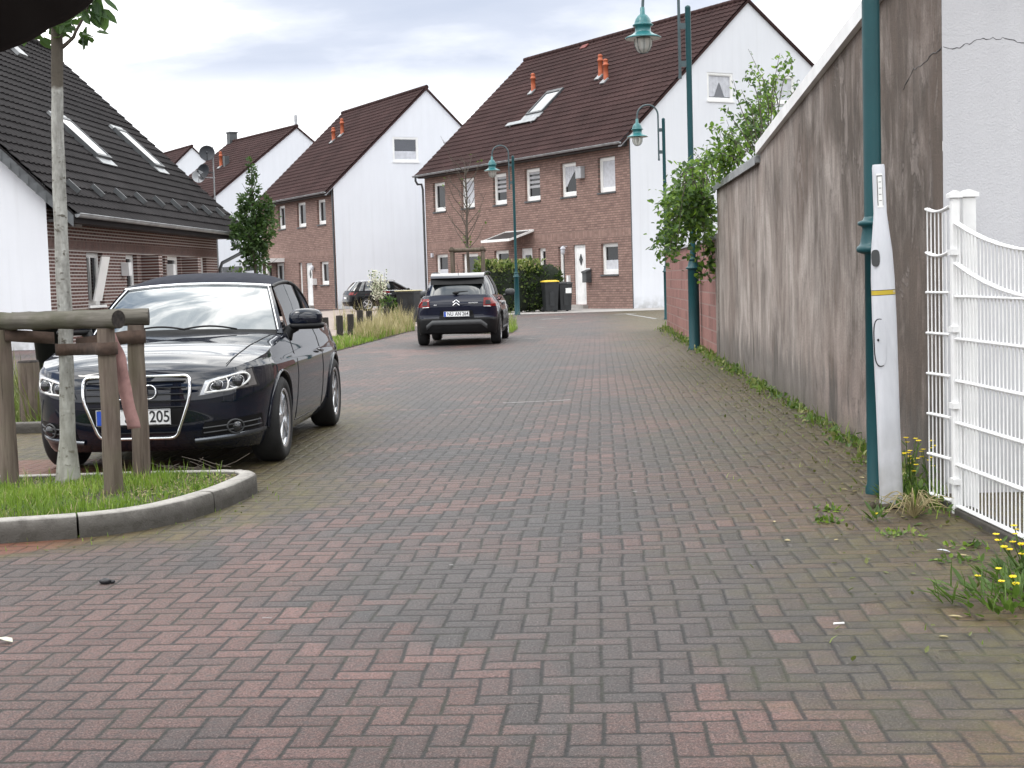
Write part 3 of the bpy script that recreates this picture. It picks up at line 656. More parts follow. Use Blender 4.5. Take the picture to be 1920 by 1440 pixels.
# ------------------------------------------------------------------ gabled row houses
def row_house(label, X, Y, a, w, gx, ze, zr, fwin, doors, gwin, back_pitch=None, gutter_pipe=True, pipes=(), ov=.55, gx2=None, corner_pipe=False, chim=(), extra=None):
    h = thing('row_house', label, 'house', (X, Y, 0), a, 'gabled row houses')
    PF = lambda u, z, d: (d, u, z)                # front: x=0 plane, u along y
    PG = lambda u, z, d: (u, d, z)                # gable: y=0 plane, u along x
    gx2 = gx2 or gx
    bp = back_pitch or (zr - ze) / gx
    zb = zr - bp * gx2; p = (zr - ze) / gx
    holes = [f[:4] for f in fwin] + [d_[:4] for d_ in doors]
    mb = MB(); openwall(mb, PF, [(0, ze), (w, ze)], holes, None)
    mb.build('brick_wall', M['brick_far'], h, norm=False)
    mb = MB()
    openwall(mb, PG, [(0, ze), (gx, zr), (gx + gx2, zb)], [q[:4] for q in gwin], None)
    mb.quad((0, w, 0), (gx, w, 0), (gx, w, zr), (0, w, ze)); mb.quad((gx, w, 0), (gx + gx2, w, 0), (gx + gx2, w, zb), (gx, w, zr))
    mb.quad((gx + gx2, 0, 0), (gx + gx2, w, 0), (gx + gx2, w, zb), (gx + gx2, 0, zb))
    mb.quad((.45, 0.2, 0), (.45, w - .2, 0), (.45, w - .2, ze), (.45, .2, ze), 1)
    mb.build('gable_wall', [M['white_render'], M['dark']], h, norm=False)
    # roof
    mb = MB(); Vd = Vector((gx, 0, zr - ze)).normalized(); vg = .10
    O = Vector((0, -vg, ze + .10)) - Vd * (ov * 1.15); L = (Vector((gx, 0, zr + .10)) - Vector((0, 0, ze + .10))).length + ov * 1.15
    tiles(mb, O, Vector((0, 1, 0)), Vd, w + 2 * vg, L)
    b0 = Vector((gx, -vg, zr + .10)); b1 = Vector((gx + gx2 + .35, -vg, zb + .10 - .35 * bp)); T = Vector((0, w + 2 * vg, 0)); e0 = O
    mb.quad(b0, b1, b1 + T, b0 + T)
    dn = Vector((0, 0, -.13))
    for s_ in (Vector((0, 0, 0)), T):           # verge boards
        mb.quad(e0 + s_, b0 + s_, b0 + s_ + dn, e0 + s_ + dn); mb.quad(b0 + s_, b1 + s_, b1 + s_ + dn, b0 + s_ + dn)
    mb.quad(e0 + dn, e0 + T + dn, b0 + T + dn, b0 + dn); mb.quad(b0 + dn, b0 + T + dn, b1 + T + dn, b1 + dn)
    mb.quad(e0, e0 + T, e0 + T + dn, e0 + dn); mb.quad(b1, b1 + T, b1 + T + dn, b1 + dn)
    nr = int((w + 2 * vg) / .4)                  # ridge caps
    for k in range(nr):
        y0 = -vg + k * (w + 2 * vg) / nr; y1 = y0 + (w + 2 * vg) / nr + .03
        mb.tube([(gx, y0, zr + .11), (gx, y1, zr + .125)], [.135, .115], 8)
    roof = mb.build('roof', M['tile_brown'], h, norm=False)
    # boxed eave
    mb = MB(); mb.prism([(e0.x + .05, e0.z - .16), (0.0, e0.z - .16), (0.0, ze + .02), (e0.x + .05, e0.z - .02)], 1, .18, w - .05)
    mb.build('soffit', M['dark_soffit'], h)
    mb = MB(); mb.prism([(e0.x + .02, e0.z - .20), (-.002, ze - .12), (-.002, ze + .06), (e0.x + .02, e0.z - .02)], 1, -.04, .17); mb.build('eave_end', M['soffit'], h, bevel=.01)
    # gutter
    mb = MB(); gxp = e0.x - .05; gz = e0.z - .02
    rows = []
    for yy in (-vg + .02, w + vg + .12):
        rows.append([(gxp + .075 * cos(t), yy, gz + .075 * sin(t)) for t in [pi + pi * k / 8 for k in range(9)]])
    mb.grid(rows, 0, True); rows2 = [[(gxp + (q[0] - gxp) * .9, q[1], gz + (q[2] - gz) * .9) for q in r] for r in rows]; mb.grid(rows2, 0, True)
    for r in rows: mb.add(r, [tuple(range(9))])
    mb.tube([(gxp - .075, -vg + .02, gz), (gxp - .075, w + vg + .12, gz)], .014, 6)
    gt = mb.build('gutter', M['zinc'], h, norm=False)
    if gutter_pipe:
        mb = MB(); mb.tube([(gxp, w - .02, gz - .07), (gxp, w - .02, gz - .25), (gxp + .12, w + .01, gz - .42), (-.16, w + .04, ze - .75), (-.09, w + .05, ze - 1.0), (-.08, w + .05, .1)], .055, 8); mb.build('downpipe', M['dark_zinc'], gt)
    if corner_pipe:
        mb = MB(); mb.tube([(-.06, .10, ze - .1), (-.06, .10, .05)], .05, 8); mb.build('downpipe', M['dark_zinc'], gt)
    else:
        mb = MB(); mb.box(-.012, .01, -.012, .03, 0.02, ze); mb.build('corner_strip', M['dark_zinc'], h)
    for f in fwin:
        add_window(h, PF, f[:4], f[4] if len(f) > 4 else 'dark')
    for q in gwin:
        add_window(h, PG, q[:4], q[4], fr=.09, setback=.07, bottom=.09, sillm='white')
    for d_ in doors:
        u0_, u1_, z0, z1 = d_[:4]; kind = d_[4]
        m = MB(); m.box(.06, .13, u0_, u0_ + .09, z0, z1); m.box(.06, .13, u1_ - .09, u1_, z0, z1); m.box(.06, .13, u0_ + .09, u1_ - .09, z1 - .09, z1); m.box(-.25, .14, u0_ - .1, u1_ + .1, 0, z0 - .01, 1)
        m.box(.085, .12, u0_ + .09, u1_ - .09, z0, z1 - .09)
        m.box(.07, .09, u0_ + .22, u1_ - .22, z0 + .2, z0 + .95); m.box(.07, .09, u0_ + .22, u0_ + .25, z0 + 1.1, z1 - .3); m.box(.07, .09, u1_ - .25, u1_ - .22, z0 + 1.1, z1 - .3)
        do = m.build('door', [M['white_paint'], M['path']], h)
        mu = (u0_ + u1_) / 2; m = MB()
        if kind == 'diamond': zc = z1 - .62; m.prism([(mu - .12, zc), (mu, zc - .24), (mu + .12, zc), (mu, zc + .24)], 0, .05, .084)
        else: m.box(.06, .084, mu - .2, mu + .2, z0 + 1.15, z1 - .3)
        m.build('door_glass', M['pane'], do)
        m = MB(); m.tube([(.05, u0_ + .16, z0 + .95), (.05, u0_ + .16, z0 + 1.2)], .015, 6); m.tube([(.05, u0_ + .16, z0 + .98), (.09, u0_ + .16, z0 + .98)], .01, 6); m.tube([(.05, u0_ + .16, z0 + 1.17), (.09, u0_ + .16, z0 + 1.17)], .01, 6); m.build('handle', M['satin_chrome'], do)
    Nn = Vector((-Vd.z, 0, Vd.x))
    for (u, s_, ht) in pipes:
        b = Vector((0, u, ze + .12)) + Vd * s_; m = MB()
        m.lathe([(.115, -.15), (.11, .25), (.105, ht * .68), (.135, ht * .69), (.135, ht * .76), (.10, ht * .78), (.10, ht * .9), (.125, ht * .92), (.06, ht)], 12, Matrix.Translation(b)); m.build('vent_pipe', M['clay'], roof)
        m = MB(); m.box(-.28, .08, -.17, .17, .03, .09, 0, Matrix.Translation(b) @ Matrix.Rotation(-math.atan2(Vd.z, Vd.x), 4, 'Y')); m.build('flashing', M['zinc'], roof)
    return h, Vd, roof
h1p = (4.969, 57.847, .542, 17.55, 6.211, 6.974, 12.598)
fw = [(1.05, 2.27, 4.77, 6.19, 'full'), (3.89, 5.08, 4.77, 6.19, 'drape'), (6.74, 8.0, 4.77, 6.19, 'blind'), (9.60, 10.81, 4.77, 6.19, 'blind'), (12.56, 13.83, 4.80, 6.2, 'full'), (15.44, 16.69, 4.78, 6.2, 'dark'),
      (.98, 2.2, 1.41, 2.68, 'half'), (4.95, 5.42, .5, 2.66, 'dark'), (6.45, 7.05, 1.2, 2.66, 'dark'), (9.58, 10.88, 1.3, 2.67, 'dark'), (12.40, 13.92, 1.2, 2.62, 'dark'), (15.39, 16.66, 1.3, 2.67, 'half')]
H1, VD1, roof1 = row_house('large brick row house with tall white gable behind the street lamps', *h1p, fw, [(3.34, 4.23, .18, 2.69, 'diamond'), (7.55, 8.5, .18, 2.69, 'pane')],
    [(3.98, 5.36, 8.44, 9.58, 'lace'), (7.35, 8.75, 8.48, 9.62, 'full')], back_pitch=.70, gx2=6.6, pipes=[(12.82, 4.89, .88), (6.98, 4.78, 1.0), (6.09, 4.33, .95)])
# roof window, hook, red tile, canopy, lamps on house 1
def roofpt(u, s, lift=0.0):
    N = Vector((-VD1.z, 0, VD1.x)); return Vector((0, u, h1p[5] + .10)) + VD1 * s + N * lift
def roof_panel(mb, u0_, u1_, s0, s1, l0, l1, mi=0, pt=None):
    pt = pt or roofpt
    mb.add([pt(u, s, l) for u in (u0_, u1_) for s in (s0, s1) for l in (l0, l1)], [(0, 1, 3, 2), (4, 6, 7, 5), (0, 4, 5, 1), (2, 3, 7, 6), (0, 2, 6, 4), (1, 5, 7, 3)], mi)
m = MB()
for (a, b, c, d_) in ((9.55, 9.65, 2.75, 4.45), (10.85, 10.95, 2.75, 4.45), (9.65, 10.85, 2.75, 2.86), (9.65, 10.85, 4.26, 4.45)): roof_panel(m, a, b, c, d_, .02, .13)
roof_panel(m, 9.45, 11.05, 2.42, 2.75, .04, .075, 1)
skl = m.build('skylight', [M['dark_zinc'], M['zinc']], H1)
m = MB(); roof_panel(m, 9.66, 10.84, 2.87, 4.25, .05, .10); m.build('pane', M['sky_pane'], skl)
m = MB(); roof_panel(m, 9.4, 12.0, 2.08, 2.32, .10, .13); roof_panel(m, 9.7, 9.75, 2.05, 2.35, .02, .10); roof_panel(m, 11.6, 11.65, 2.05, 2.35, .02, .10); m.build('roof_step', M['zinc'], roof1)
m = MB(); roof_panel(m, 11.5, 12.0, 7.9, 8.2, .03, .065); m.build('vent_tile', M['red_tile'], roof1)
m = MB(); zc0, zc1 = 3.02, 3.42
for (a, b) in ((7.35, 7.42), (9.75, 9.82)): m.add([(-1.25, a, zc0), (-1.25, b, zc0), (0, a, zc1), (0, b, zc1), (-1.25, a, zc0 + .09), (-1.25, b, zc0 + .09), (0, a, zc1 + .09), (0, b, zc1 + .09)], [(0, 1, 3, 2), (4, 5, 7, 6), (0, 1, 5, 4), (2, 3, 7, 6), (0, 2, 6, 4), (1, 3, 7, 5)])
m.box(-1.31, -1.25, 7.35, 9.82, zc0 - .01, zc0 + .10); m.box(-.05, -.003, 7.42, 9.75, zc1, zc1 + .09)
cn = m.build('canopy', M['upvc'], H1)
m = MB(); m.quad((-1.25, 7.42, zc0 + .06), (-1.25, 9.75, zc0 + .06), (-.05, 9.75, zc1 + .05), (-.05, 7.42, zc1 + .05)); m.build('canopy_glass', M['canopy_glass'], cn, norm=False)
m = MB(); m.box(-.22, -.003, 3.22, 3.62, 5.45, 5.90); m.box(-.24, 0.0, 3.20, 3.64, 5.9, 5.94); m.build('wall_box', M['soffit'], H1, bevel=.01)
m = MB(); m.blob((-.22, 4.72, 2.46), .10, .10, .16); m.tube([(-.003, 4.72, 2.66), (-.22, 4.72, 2.68), (-.22, 4.72, 2.58)], .015, 6); m.lathe([(.13, .1), (.08, .18), (.02, .22)], 10, Matrix.Translation((-.22, 4.72, 2.46))); m.build('wall_lamp', M['curtain'], H1)
m = MB(); m.box(-.28, -.003, 2.92, 3.22, 1.10, 1.58); m.prism([(-.32, 1.56), (-.003, 1.66), (-.003, 1.60), (-.32, 1.50)], 1, 2.9, 3.24); m.build('letterbox', M['dark_zinc'], H1, bevel=.01)
m = MB(); m.box(-.02, -.003, 3.02, 3.36, 1.50, 1.70); m.build('newspaper_tray', M['white_paint'], H1)
m = MB(); m.box(-.12, -.003, 4.52, 4.66, 1.05, 1.42); m.build('meter_box', M['white_paint'], H1)
m = MB(); m.box(-.10, -.003, 16.85, 16.98, 2.55, 2.75); m.build('wall_lamp', M['curtain'], H1)

h2p = (-9.271, 77.884, .494, 12.25, 5.676, 6.65, 11.95)
fw2 = [(1.28, 2.56, 4.66, 6.02), (4.36, 5.79, 4.66, 6.05), (7.80, 9.0, 4.7, 6.06), (1.17, 2.45, 1.35, 2.62), (5.31, 5.86, .5, 2.65), (8.39, 9.84, 1.4, 2.7), (10.6, 11.6, 1.2, 2.66)]
H2, VD2, roof2 = row_house('middle brick row house with one gable window and white wall behind the black estate car', *h2p, fw2, [(3.69, 4.67, .2, 2.6, 'diamond')], [(3.55, 5.1, 7.97, 9.30, 'half')], gutter_pipe=False, corner_pipe=True, pipes=[(8.05, 4.53, .8), (7.5, 5.0, .95)])
m = MB(); m.box(-1.1, -.003, 8.2, 13.0, 2.75, 2.98); m.box(-1.1, -1.0, 8.3, 8.4, 0, 2.75); m.box(-1.1, -1.0, 12.8, 12.9, 0, 2.75); m.build('canopy', M['upvc'], H2, bevel=.01)
m = MB(); m.blob((-.14, 3.3, 2.3), .1, .1, .15); m.build('wall_lamp', M['curtain'], H2)
m = MB(); m.box(-.25, -.003, 3.0, 3.5, 1.35, 1.7); m.build('letterbox', M['white_paint'], H2, bevel=.01)
h3p = (-19.677, 98.203, .586, 11.8, 6.2, 7.6, 12.35)
H3, VD3, roof3 = row_house('distant row house with sloping white gable strip left of the middle house', *h3p, [(1.2, 2.4, 4.7, 6.1), (4.2, 5.4, 4.7, 6.1), (7.5, 8.7, 4.7, 6.1)], [(3.6, 4.5, .2, 2.6, 'diamond')], [], gutter_pipe=False, pipes=[(6.3, 3.9, 1.1)])
m = MB(); m.box(5.9, 6.5, 11.1, 11.7, 12.3, 13.1); m.box(5.85, 6.55, 11.05, 11.75, 13.1, 13.2); m.build('chimney', M['dark_zinc'], roof3)
m = MB(); m.tube([(7.6, 3.0, 10.9), (7.6, 3.0, 13.6)], .12, 8); m.build('flue', M['soffit'], roof3)
m = MB(); m.box(3.0, 3.35, 5.35, 5.65, 9.4, 10.8); m.build('chimney', M['dark_zinc'], roof3)
m = MB(); m.box(.2, 1.8, -3.0, -.1, 2.45, 2.75); m.box(.25, .4, -2.9, -2.7, 0, 2.45); m.box(1.6, 1.7, -.3, -.11, 0, 2.45); m.build('carport', M['dark_zinc'], H3)
H4, VD4, roof4 = row_house('farthest row house whose gable peak shows beside the satellite dishes', -32.2, 121.8, .55, 12, 6.2, 7.7, 13.5, [(1.2, 2.4, 4.7, 6.1), (4.2, 5.4, 4.7, 6.1)], [(3.6, 4.5, .2, 2.6, 'pane')], [], gutter_pipe=False)

# ------------------------------------------------------------------ dark roofed house on the left
HA = -.0544
H0 = thing('brick_house', 'low brick house with big dark tiled roof and two roof windows at left', 'house', (-10.72, 33.75, 0), HA)
PF = lambda u, z, d: (-d, u, z)
w0 = [(2.55, 3.75, .98, 2.31), (5.65, 6.62, .35, 2.31), (8.75, 9.3, 1.4, 2.33), (9.55, 10.95, .2, 2.33), (12.55, 13.95, 1.0, 2.33)]
mb = MB(); openwall(mb, PF, [(0, 3.3), (15.4, 3.3)], w0, None, depth=.2); mb.build('brick_wall', M['brick_left'], H0, norm=False)
HG = 7.0; HP = math.radians(44); EX = .77; EZ = 3.14
ridx = EX - HG; ridz = EZ + HG * math.tan(HP)
mb = MB()
eza = EZ + EX * math.tan(HP) - .08
for yy in (0.0, 15.4):
    mb.add([(0, yy, 0), (ridx * 2 - EX + .77, yy, 0), (ridx * 2 - EX + .77, yy, eza), (ridx, yy, ridz - .15), (0, yy, eza)], [(0, 1, 2, 3, 4)])
mb.quad((2 * ridx - EX + .77, 0, 0), (2 * ridx - EX + .77, 15.4, 0), (2 * ridx - EX + .77, 15.4, eza), (2 * ridx - EX + .77, 0, eza))
mb.quad((-.5, .2, 0), (-.5, 15.2, 0), (-.5, 15.2, 3), (-.5, .2, 3), 1)
mb.build('gable_wall', [M['white_render'], M['dark']], H0, norm=False)
mb = MB(); Vd = Vector((-cos(HP), 0, sin(HP))); y0r, y1r = -.32, 17.5
O = Vector((EX, y0r, EZ)); L = HG / cos(HP)
tiles(mb, O, Vector((0, 1, 0)), Vd, y1r - y0r, L, pitch=.36, tw=.32, amp=.02, step=.045)
rb = Vector((ridx, y0r, ridz)); ob = Vector((2 * ridx - EX, y0r, EZ)); T = Vector((0, y1r - y0r, 0)); dn = Vector((0, 0, -.22))
mb.quad(rb, ob, ob + T, rb + T)
for s_ in (Vector((0, 0, 0)), T): mb.quad(O + s_, rb + s_, rb + s_ + dn, O + s_ + dn); mb.quad(rb + s_, ob + s_, ob + s_ + dn, rb + s_ + dn)
mb.quad(O + dn, O + T + dn, rb + T + dn, rb + dn); mb.quad(rb + dn, rb + T + dn, ob + T + dn, ob + dn); mb.quad(O, O + T, O + T + dn, O + dn)
for k in range(40):
    yy = y0r + k * (y1r - y0r) / 40; mb.tube([(ridx, yy, ridz + .02), (ridx, yy + .47, ridz + .035)], [.15, .13], 8)
roof0 = mb.build('roof', M['tile_dark'], H0, norm=False)
m = MB()                                                       # slate hung verge facing the camera
for k in range(34):
    t0 = k / 34 * (L - .2); p = O + Vd * t0 + Vector((0, -.035, -.05)); p2 = p + Vd * .36
    m.add([tuple(p), tuple(p2), tuple(p2 + Vector((0, .0, -.30))), tuple(p + Vector((0, -.02, -.27)))], [(0, 1, 2, 3)])
m.build('verge_board', M['dark_zinc'], roof0, norm=False)
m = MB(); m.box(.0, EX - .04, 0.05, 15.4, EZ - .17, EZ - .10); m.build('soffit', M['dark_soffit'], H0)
mb = MB(); gxp, gz = EX + .05, EZ - .02; rows = []
for yy in (y0r + .05, y1r + .1): rows.append([(gxp + .08 * cos(t), yy, gz + .08 * sin(t)) for t in [pi + pi * k / 8 for k in range(9)]])
mb.grid(rows, 0, True)
for r in rows: mb.add(r, [tuple(range(9))])
mb.tube([(gxp + .08, y0r + .05, gz + .01), (gxp + .08, y1r + .1, gz + .01)], .016, 6)
gt = mb.build('gutter', M['zinc'], H0, norm=False)
mb = MB(); mb.tube([(gxp, 17.0, gz - .06), (gxp, 17.0, gz - .32), (gxp - .12, 16.8, gz - .5), (.12, 15.55, gz - .95), (.08, 15.4, gz - 1.15), (.08, 15.38, .1)], .06, 8); mb.build('downpipe', M['dark_zinc'], gt)
rp0 = lambda u, s, l: O + Vector((0, u - y0r, 0)) + Vd * s + Vector((sin(HP), 0, cos(HP))) * l
for (a, b, s0, s1) in ((7.1, 8.3, 2.75, 4.45), (13.25, 14.3, 3.05, 4.85)):
    m = MB()
    for (p, q, c, d_) in ((a, a + .06, s0, s1), (b - .06, b, s0, s1), (a + .06, b - .06, s0, s0 + .10), (a + .06, b - .06, s1 - .11, s1)): roof_panel(m, p, q, c, d_, .02, .16, 0, rp0)
    roof_panel(m, a - .03, b + .03, s0 - .26, s0, .05, .08, 1, rp0)
    roof_panel(m, a - .05, b + .05, s1, s1 + .16, .05, .13, 1, rp0)
    sk0 = m.build('skylight', [M['dark_zinc'], M['zinc']], H0)
    m = MB(); roof_panel(m, a + .06, b - .06, s0 + .10, s1 - .11, .05, .145, 0, rp0); m.build('pane', M['sky_pane'], sk0)
for k in range(9):
    u = 1.4 + k * 1.75; m = MB(); roof_panel(m, u, u + .06, .75, 1.15, .05, .17, 0, rp0); m.build('snow_guard', M['dark_zinc'], roof0)
m = MB(); roof_panel(m, 11.4, 12.1, 8.0, 8.5, .03, .14, 0, rp0); m.build('roof_hatch', M['zinc'], roof0)
for i, h in enumerate(w0): add_window(H0, PF, h, 'dark', fr=.08, setback=.17, bottom=.10, split=(i in (0, 4)), sillm='white')
m = MB(); a, b = 2.85, 3.45
m.add([(.0, a, 1.08), (.0, b, 1.08), (.28, b - .05, 2.2), (.28, a - .05, 2.2), (.04, a, 1.08), (.04, b, 1.08), (.32, b - .05, 2.2), (.32, a - .05, 2.2)], [(0, 1, 2, 3), (4, 5, 6, 7), (0, 1, 5, 4), (2, 3, 7, 6), (0, 3, 7, 4), (1, 2, 6, 5)])
m.build('tilted_sash', M['upvc'], H0)
m = MB(); m.box(.003, .16, 1.45, 1.9, 2.92, 3.04); m.build('wall_lamp', M['soffit'], H0, bevel=.01)
for u in (5.2, 9.4, 11.6): m = MB(); m.box(.003, .22, u, u + .26, 1.72, 2.08); m.build('letterbox', M['white_paint'], H0, bevel=.01)
for u in (7.0, 11.1): m = MB(); m.box(.003, .5, u, u + .36, 0, 2.3); m.build('brick_pier', M['brick_left'], H0)
# satellite dishes on one mast at the far end of this roof
sd0 = at(383, 345, 50.0)
for i, (px_, py_, r, mt, face) in enumerate(((388, 287, .27, 'dish_dark', .2), (381, 321, .26, 'dish_dark', -.45), (372, 331, .22, 'soffit', .3))):
    p = at(px_, py_, 51.2); m = MB()
    loc = H0.matrix_world
    mat = Matrix.Translation(p) @ Matrix.Rotation(face, 4, 'Z') @ Matrix.Rotation(math.radians(80), 4, 'X')
    m.lathe([(.001, -.06), (r * .5, -.045), (r * .85, -.012), (r, .012), (r * 1.02, .012), (r * .86, -.025), (r * .5, -.06), (.001, -.075)], 24, mat, cap=False)
    m.tube([mat @ Vector((0, -r * .95, 0)), mat @ Vector((0, -r * .3, .28))], .012, 6); m.blob(mat @ Vector((0, -r * .25, .3)), .035, .035, .05)
    m.tube([p + Vector((0, .08, 0)), p + Vector((.05, .25, -.02)), (sd0.x + .05 * i, 51.4, p.z - .05)], .018, 6)
    o = m.build('satellite_dish', M[mt]); 
    inv = Matrix.Translation((-10.72, 33.75, 0)) @ Matrix.Rotation(HA, 4, 'Z'); o.data.transform(inv.inverted()); o.parent = H0
    o['label'] = ('upper round dark grey dish', 'lower dark grey dish turned aside', 'small pale dish nearest the roof edge')[i]
m = MB(); m.tube([(sd0.x + .06, 51.4, 2.0), (sd0.x + .06, 51.4, 6.3)], .025, 8); o = m.build('dish_mast', M['zinc']); o.data.transform(inv.inverted()); o.parent = H0

# ------------------------------------------------------------------ rendered building and wall on the right
WD = Vector((.0496, 1.0, 0)).normalized(); WA = math.atan2(WD.y, WD.x)
GB = thing('garage', 'tall streaked grey rendered side wall with white front at right', 'building', (2.53, 9.3, 0), WA)
# local x runs along the wall away from the camera, local y points to the road side
N_ = 40; mb = MB(); xs = [-1.08 + (7.12 + 1.08) * k / 60 for k in range(61)]
topz = lambda x_: 3.11 - .068 * (x_ - 0.2)
mb.grid([[(x_, 0, z_ * topz(x_)) for x_ in xs] for z_ in [k / 24 for k in range(25)]], 0, False)
mb.grid([[(x_, 0, z_ * 2.55) for x_ in [7.12 + k * (12.36 - 7.12) / 30 for k in range(31)]] for z_ in [k / 20 for k in range(21)]], 0, False)
mb.quad((12.36, 0, 0), (12.36, -.35, 0), (12.36, -.35, 2.55), (12.36, 0, 2.55)); mb.quad((7.12, 0, 2.5), (7.12, -4, 2.5), (7.12, -4, 2.6), (7.12, 0, 2.6))
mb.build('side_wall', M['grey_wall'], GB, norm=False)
mb = MB(); mb.quad((-1.085, -.0, 0), (-1.085, -7, 0), (-1.085, -7, 3.75), (-1.085, 0, 3.19)); mb.quad((7.12, -.4, 0), (7.12, -7, 0), (7.12, -7, 2.5), (7.12, -.4, 2.5)); mb.quad((-1.085, -7, 0), (7.12, -7, 0), (7.12, -7, 2.5), (-1.085, -7, 3.2)); mb.box(7.13, 12.35, -.35, -.005, 0, 2.54)
mb.build('front_wall', M['near_render'], GB, norm=False)
mb = MB()                                                      # white verge trim up the slope, grey roof sheet
for k in range(2):
    xa, xb = ((-1.25, 4.65), (4.66, 7.18))[k]
    za, zb_ = topz(xa), topz(xb); hh = .115
    mb.add([(xa, .05, za), (xb, .05, zb_), (xb, .05, zb_ + hh), (xa, .05, za + hh), (xa, -.12, za), (xb, -.12, zb_), (xb, -.12, zb_ + hh), (xa, -.12, za + hh)], [(0, 1, 2, 3), (4, 7, 6, 5), (0, 4, 5, 1), (3, 2, 6, 7), (0, 3, 7, 4), (1, 5, 6, 2)])
mb.build('verge_trim', M['white_paint'], GB)
mb = MB(); mb.quad((-1.25, -.1, topz(-1.25) + .08), (7.18, -.1, topz(7.18) + .08), (7.18, -7.2, topz(7.18) + .08), (-1.25, -7.2, topz(-1.25) + .08)); mb.quad((-1.25, -.13, topz(-1.25)), (-1.25, -7.2, topz(-1.25)), (-1.25, -7.2, topz(-1.25) + .08), (-1.25, -.13, topz(-1.25) + .08)); mb.build('roof', M['zinc'], GB, norm=False)
mb = MB()
for k in range(4):
    xa = 7.19 + k * 1.29; mb.box(xa, xa + 1.275, -.40, .05, 2.545, 2.63); mb.box(xa, xa + 1.275, .052, .06, 2.52, 2.62)
mb.build('coping', M['zinc'], GB, bevel=.006)
def crack(pts, r, nm):
    m = MB(); P = []
    for a, b in zip(pts, pts[1:]):
        for k in range(5):
            q = Vector(a).lerp(Vector(b), k / 5); P.append(q + Vector((U(-.006, .006) if abs(a[1] - b[1]) < 1e-6 else 0, 0 if abs(a[1] - b[1]) < 1e-6 else U(-.006, .006), U(-.008, .008))))
    m.tube(P, [r * U(.5, 1.3) for _ in P], 5); m.build(nm, M['ink'], GB)
crack([(-1.085, -.002, 2.53), (-1.085, -.10, 2.525), (-1.085, -.16, 2.555), (-1.085, -.25, 2.575), (-1.085, -.34, 2.57), (-1.085, -.44, 2.54), (-1.085, -.7, 2.55), (-1.085, -1.2, 2.50)], .0022, 'crack')
crack([(-1.08, .0005, 2.53), (-.85, .0005, 2.525), (-.6, .0005, 2.50), (-.4, .0005, 2.51), (-.2, .0005, 2.46), (-.1, .0005, 2.42)], .003, 'crack')
BW = thing('brick_wall', 'pink brick garden wall under the creeper behind the nearer lamp', 'wall', (2.53, 9.3, 0), WA)
mb = MB(); mb.box(12.43, 26.0, -.30, -.02, 0, 1.82); mb.build('masonry', M['brick_pink'], BW)
mb = MB()
for k in range(9): mb.box(12.43 + k * 1.508, 12.43 + k * 1.508 + 1.498, -.34, .02, 1.823, 1.88)
mb.build('coping', M['soffit'], BW, bevel=.008)
mb = MB(); mb.box(12.37, 12.72, -.31, .012, 0, 1.9); mb.build('pier', M['grey_wall'], BW)

# ------------------------------------------------------------------ street lamps
def make_lamp():
    t = thing('street_lamp', '', 'street lamp', (0, 0, 0), 0, 'teal street lamps along the lane')
    m = MB(); m.lathe([(.115, 0), (.115, .03), (.098, .06), (.094, 1.385), (.098, 1.39), (.124, 1.40), (.128, 1.412), (.124, 1.424), (.104, 1.432), (.098, 1.44), (.076, 1.53), (.074, 1.545), (.092, 1.552), (.095, 1.563), (.092, 1.574), (.06, 1.58), (.05, 1.60)], 24); m.build('base', M['teal'], t)
    m = MB(); m.lathe([(.050, 1.58), (.049, 5.85), (.052, 5.86), (.04, 5.885), (.01, 5.90)], 16); m.build('pole', M['teal'], t)
    m = MB()
    R = .305; cx = -.155 - R; cz = 5.98
    pts = [(-.155, 0, 4.72), (-.155, 0, cz)] + [(cx + R * cos(k * pi / 16), 0, cz + R * sin(k * pi / 16)) for k in range(1, 17)] + [(cx - R - .01, 0, cz - .18)]
    m.tube(pts, .026, 10); m.lathe([(.03, 4.66), (.03, 4.72)], 10, Matrix.Translation((-.155, 0, 0)))
    for z_ in (4.86, 5.50): m.box(-.15, -.03, -.022, .022, z_, z_ + .10)
    m.build('arm', M['teal_dark'], t)
    hx = cx - R - .01; hz = 5.36
    m = MB(); T_ = Matrix.Translation((hx, 0, hz))
    m.lathe([(.305, 0), (.31, .012), (.28, .030), (.20, .065), (.15, .10), (.135, .115), (.135, .20), (.175, .215), (.178, .232), (.15, .245), (.145, .27), (.125, .33), (.085, .385), (.045, .41), (.040, .52), (.03, .53)], 28, T_, cap=False)
    m.lathe([(.30, -.004), (.12, .02)], 28, T_, 1, cap=False)
    sh = m.build('lamp_shade', [M['teal_light'], M['white_paint']], t)
    m = MB(); m.lathe([(.145, 0.0), (.148, -.06), (.142, -.12), (.115, -.19), (.07, -.235), (.004, -.25)], 24, T_, cap=False); gl = m.build('lamp_globe', M['globe'], t)
    m = MB()
    for k in range(8):
        a = k * pi / 4; m.tube([T_ @ Vector((r * cos(a), r * sin(a), z_)) for r, z_ in ((.150, 0), (.153, -.06), (.147, -.12), (.12, -.19), (.075, -.238), (.01, -.255))], .005, 5)
    m.build('guard_wires', M['teal_dark'], gl)
    m = MB(); m.lathe([(.03, -.02), (.045, -.06), (.045, -.14), (.02, -.17)], 12, T_); m.build('bulb', M['curtain'], gl)
    return t
lamp = make_lamp()
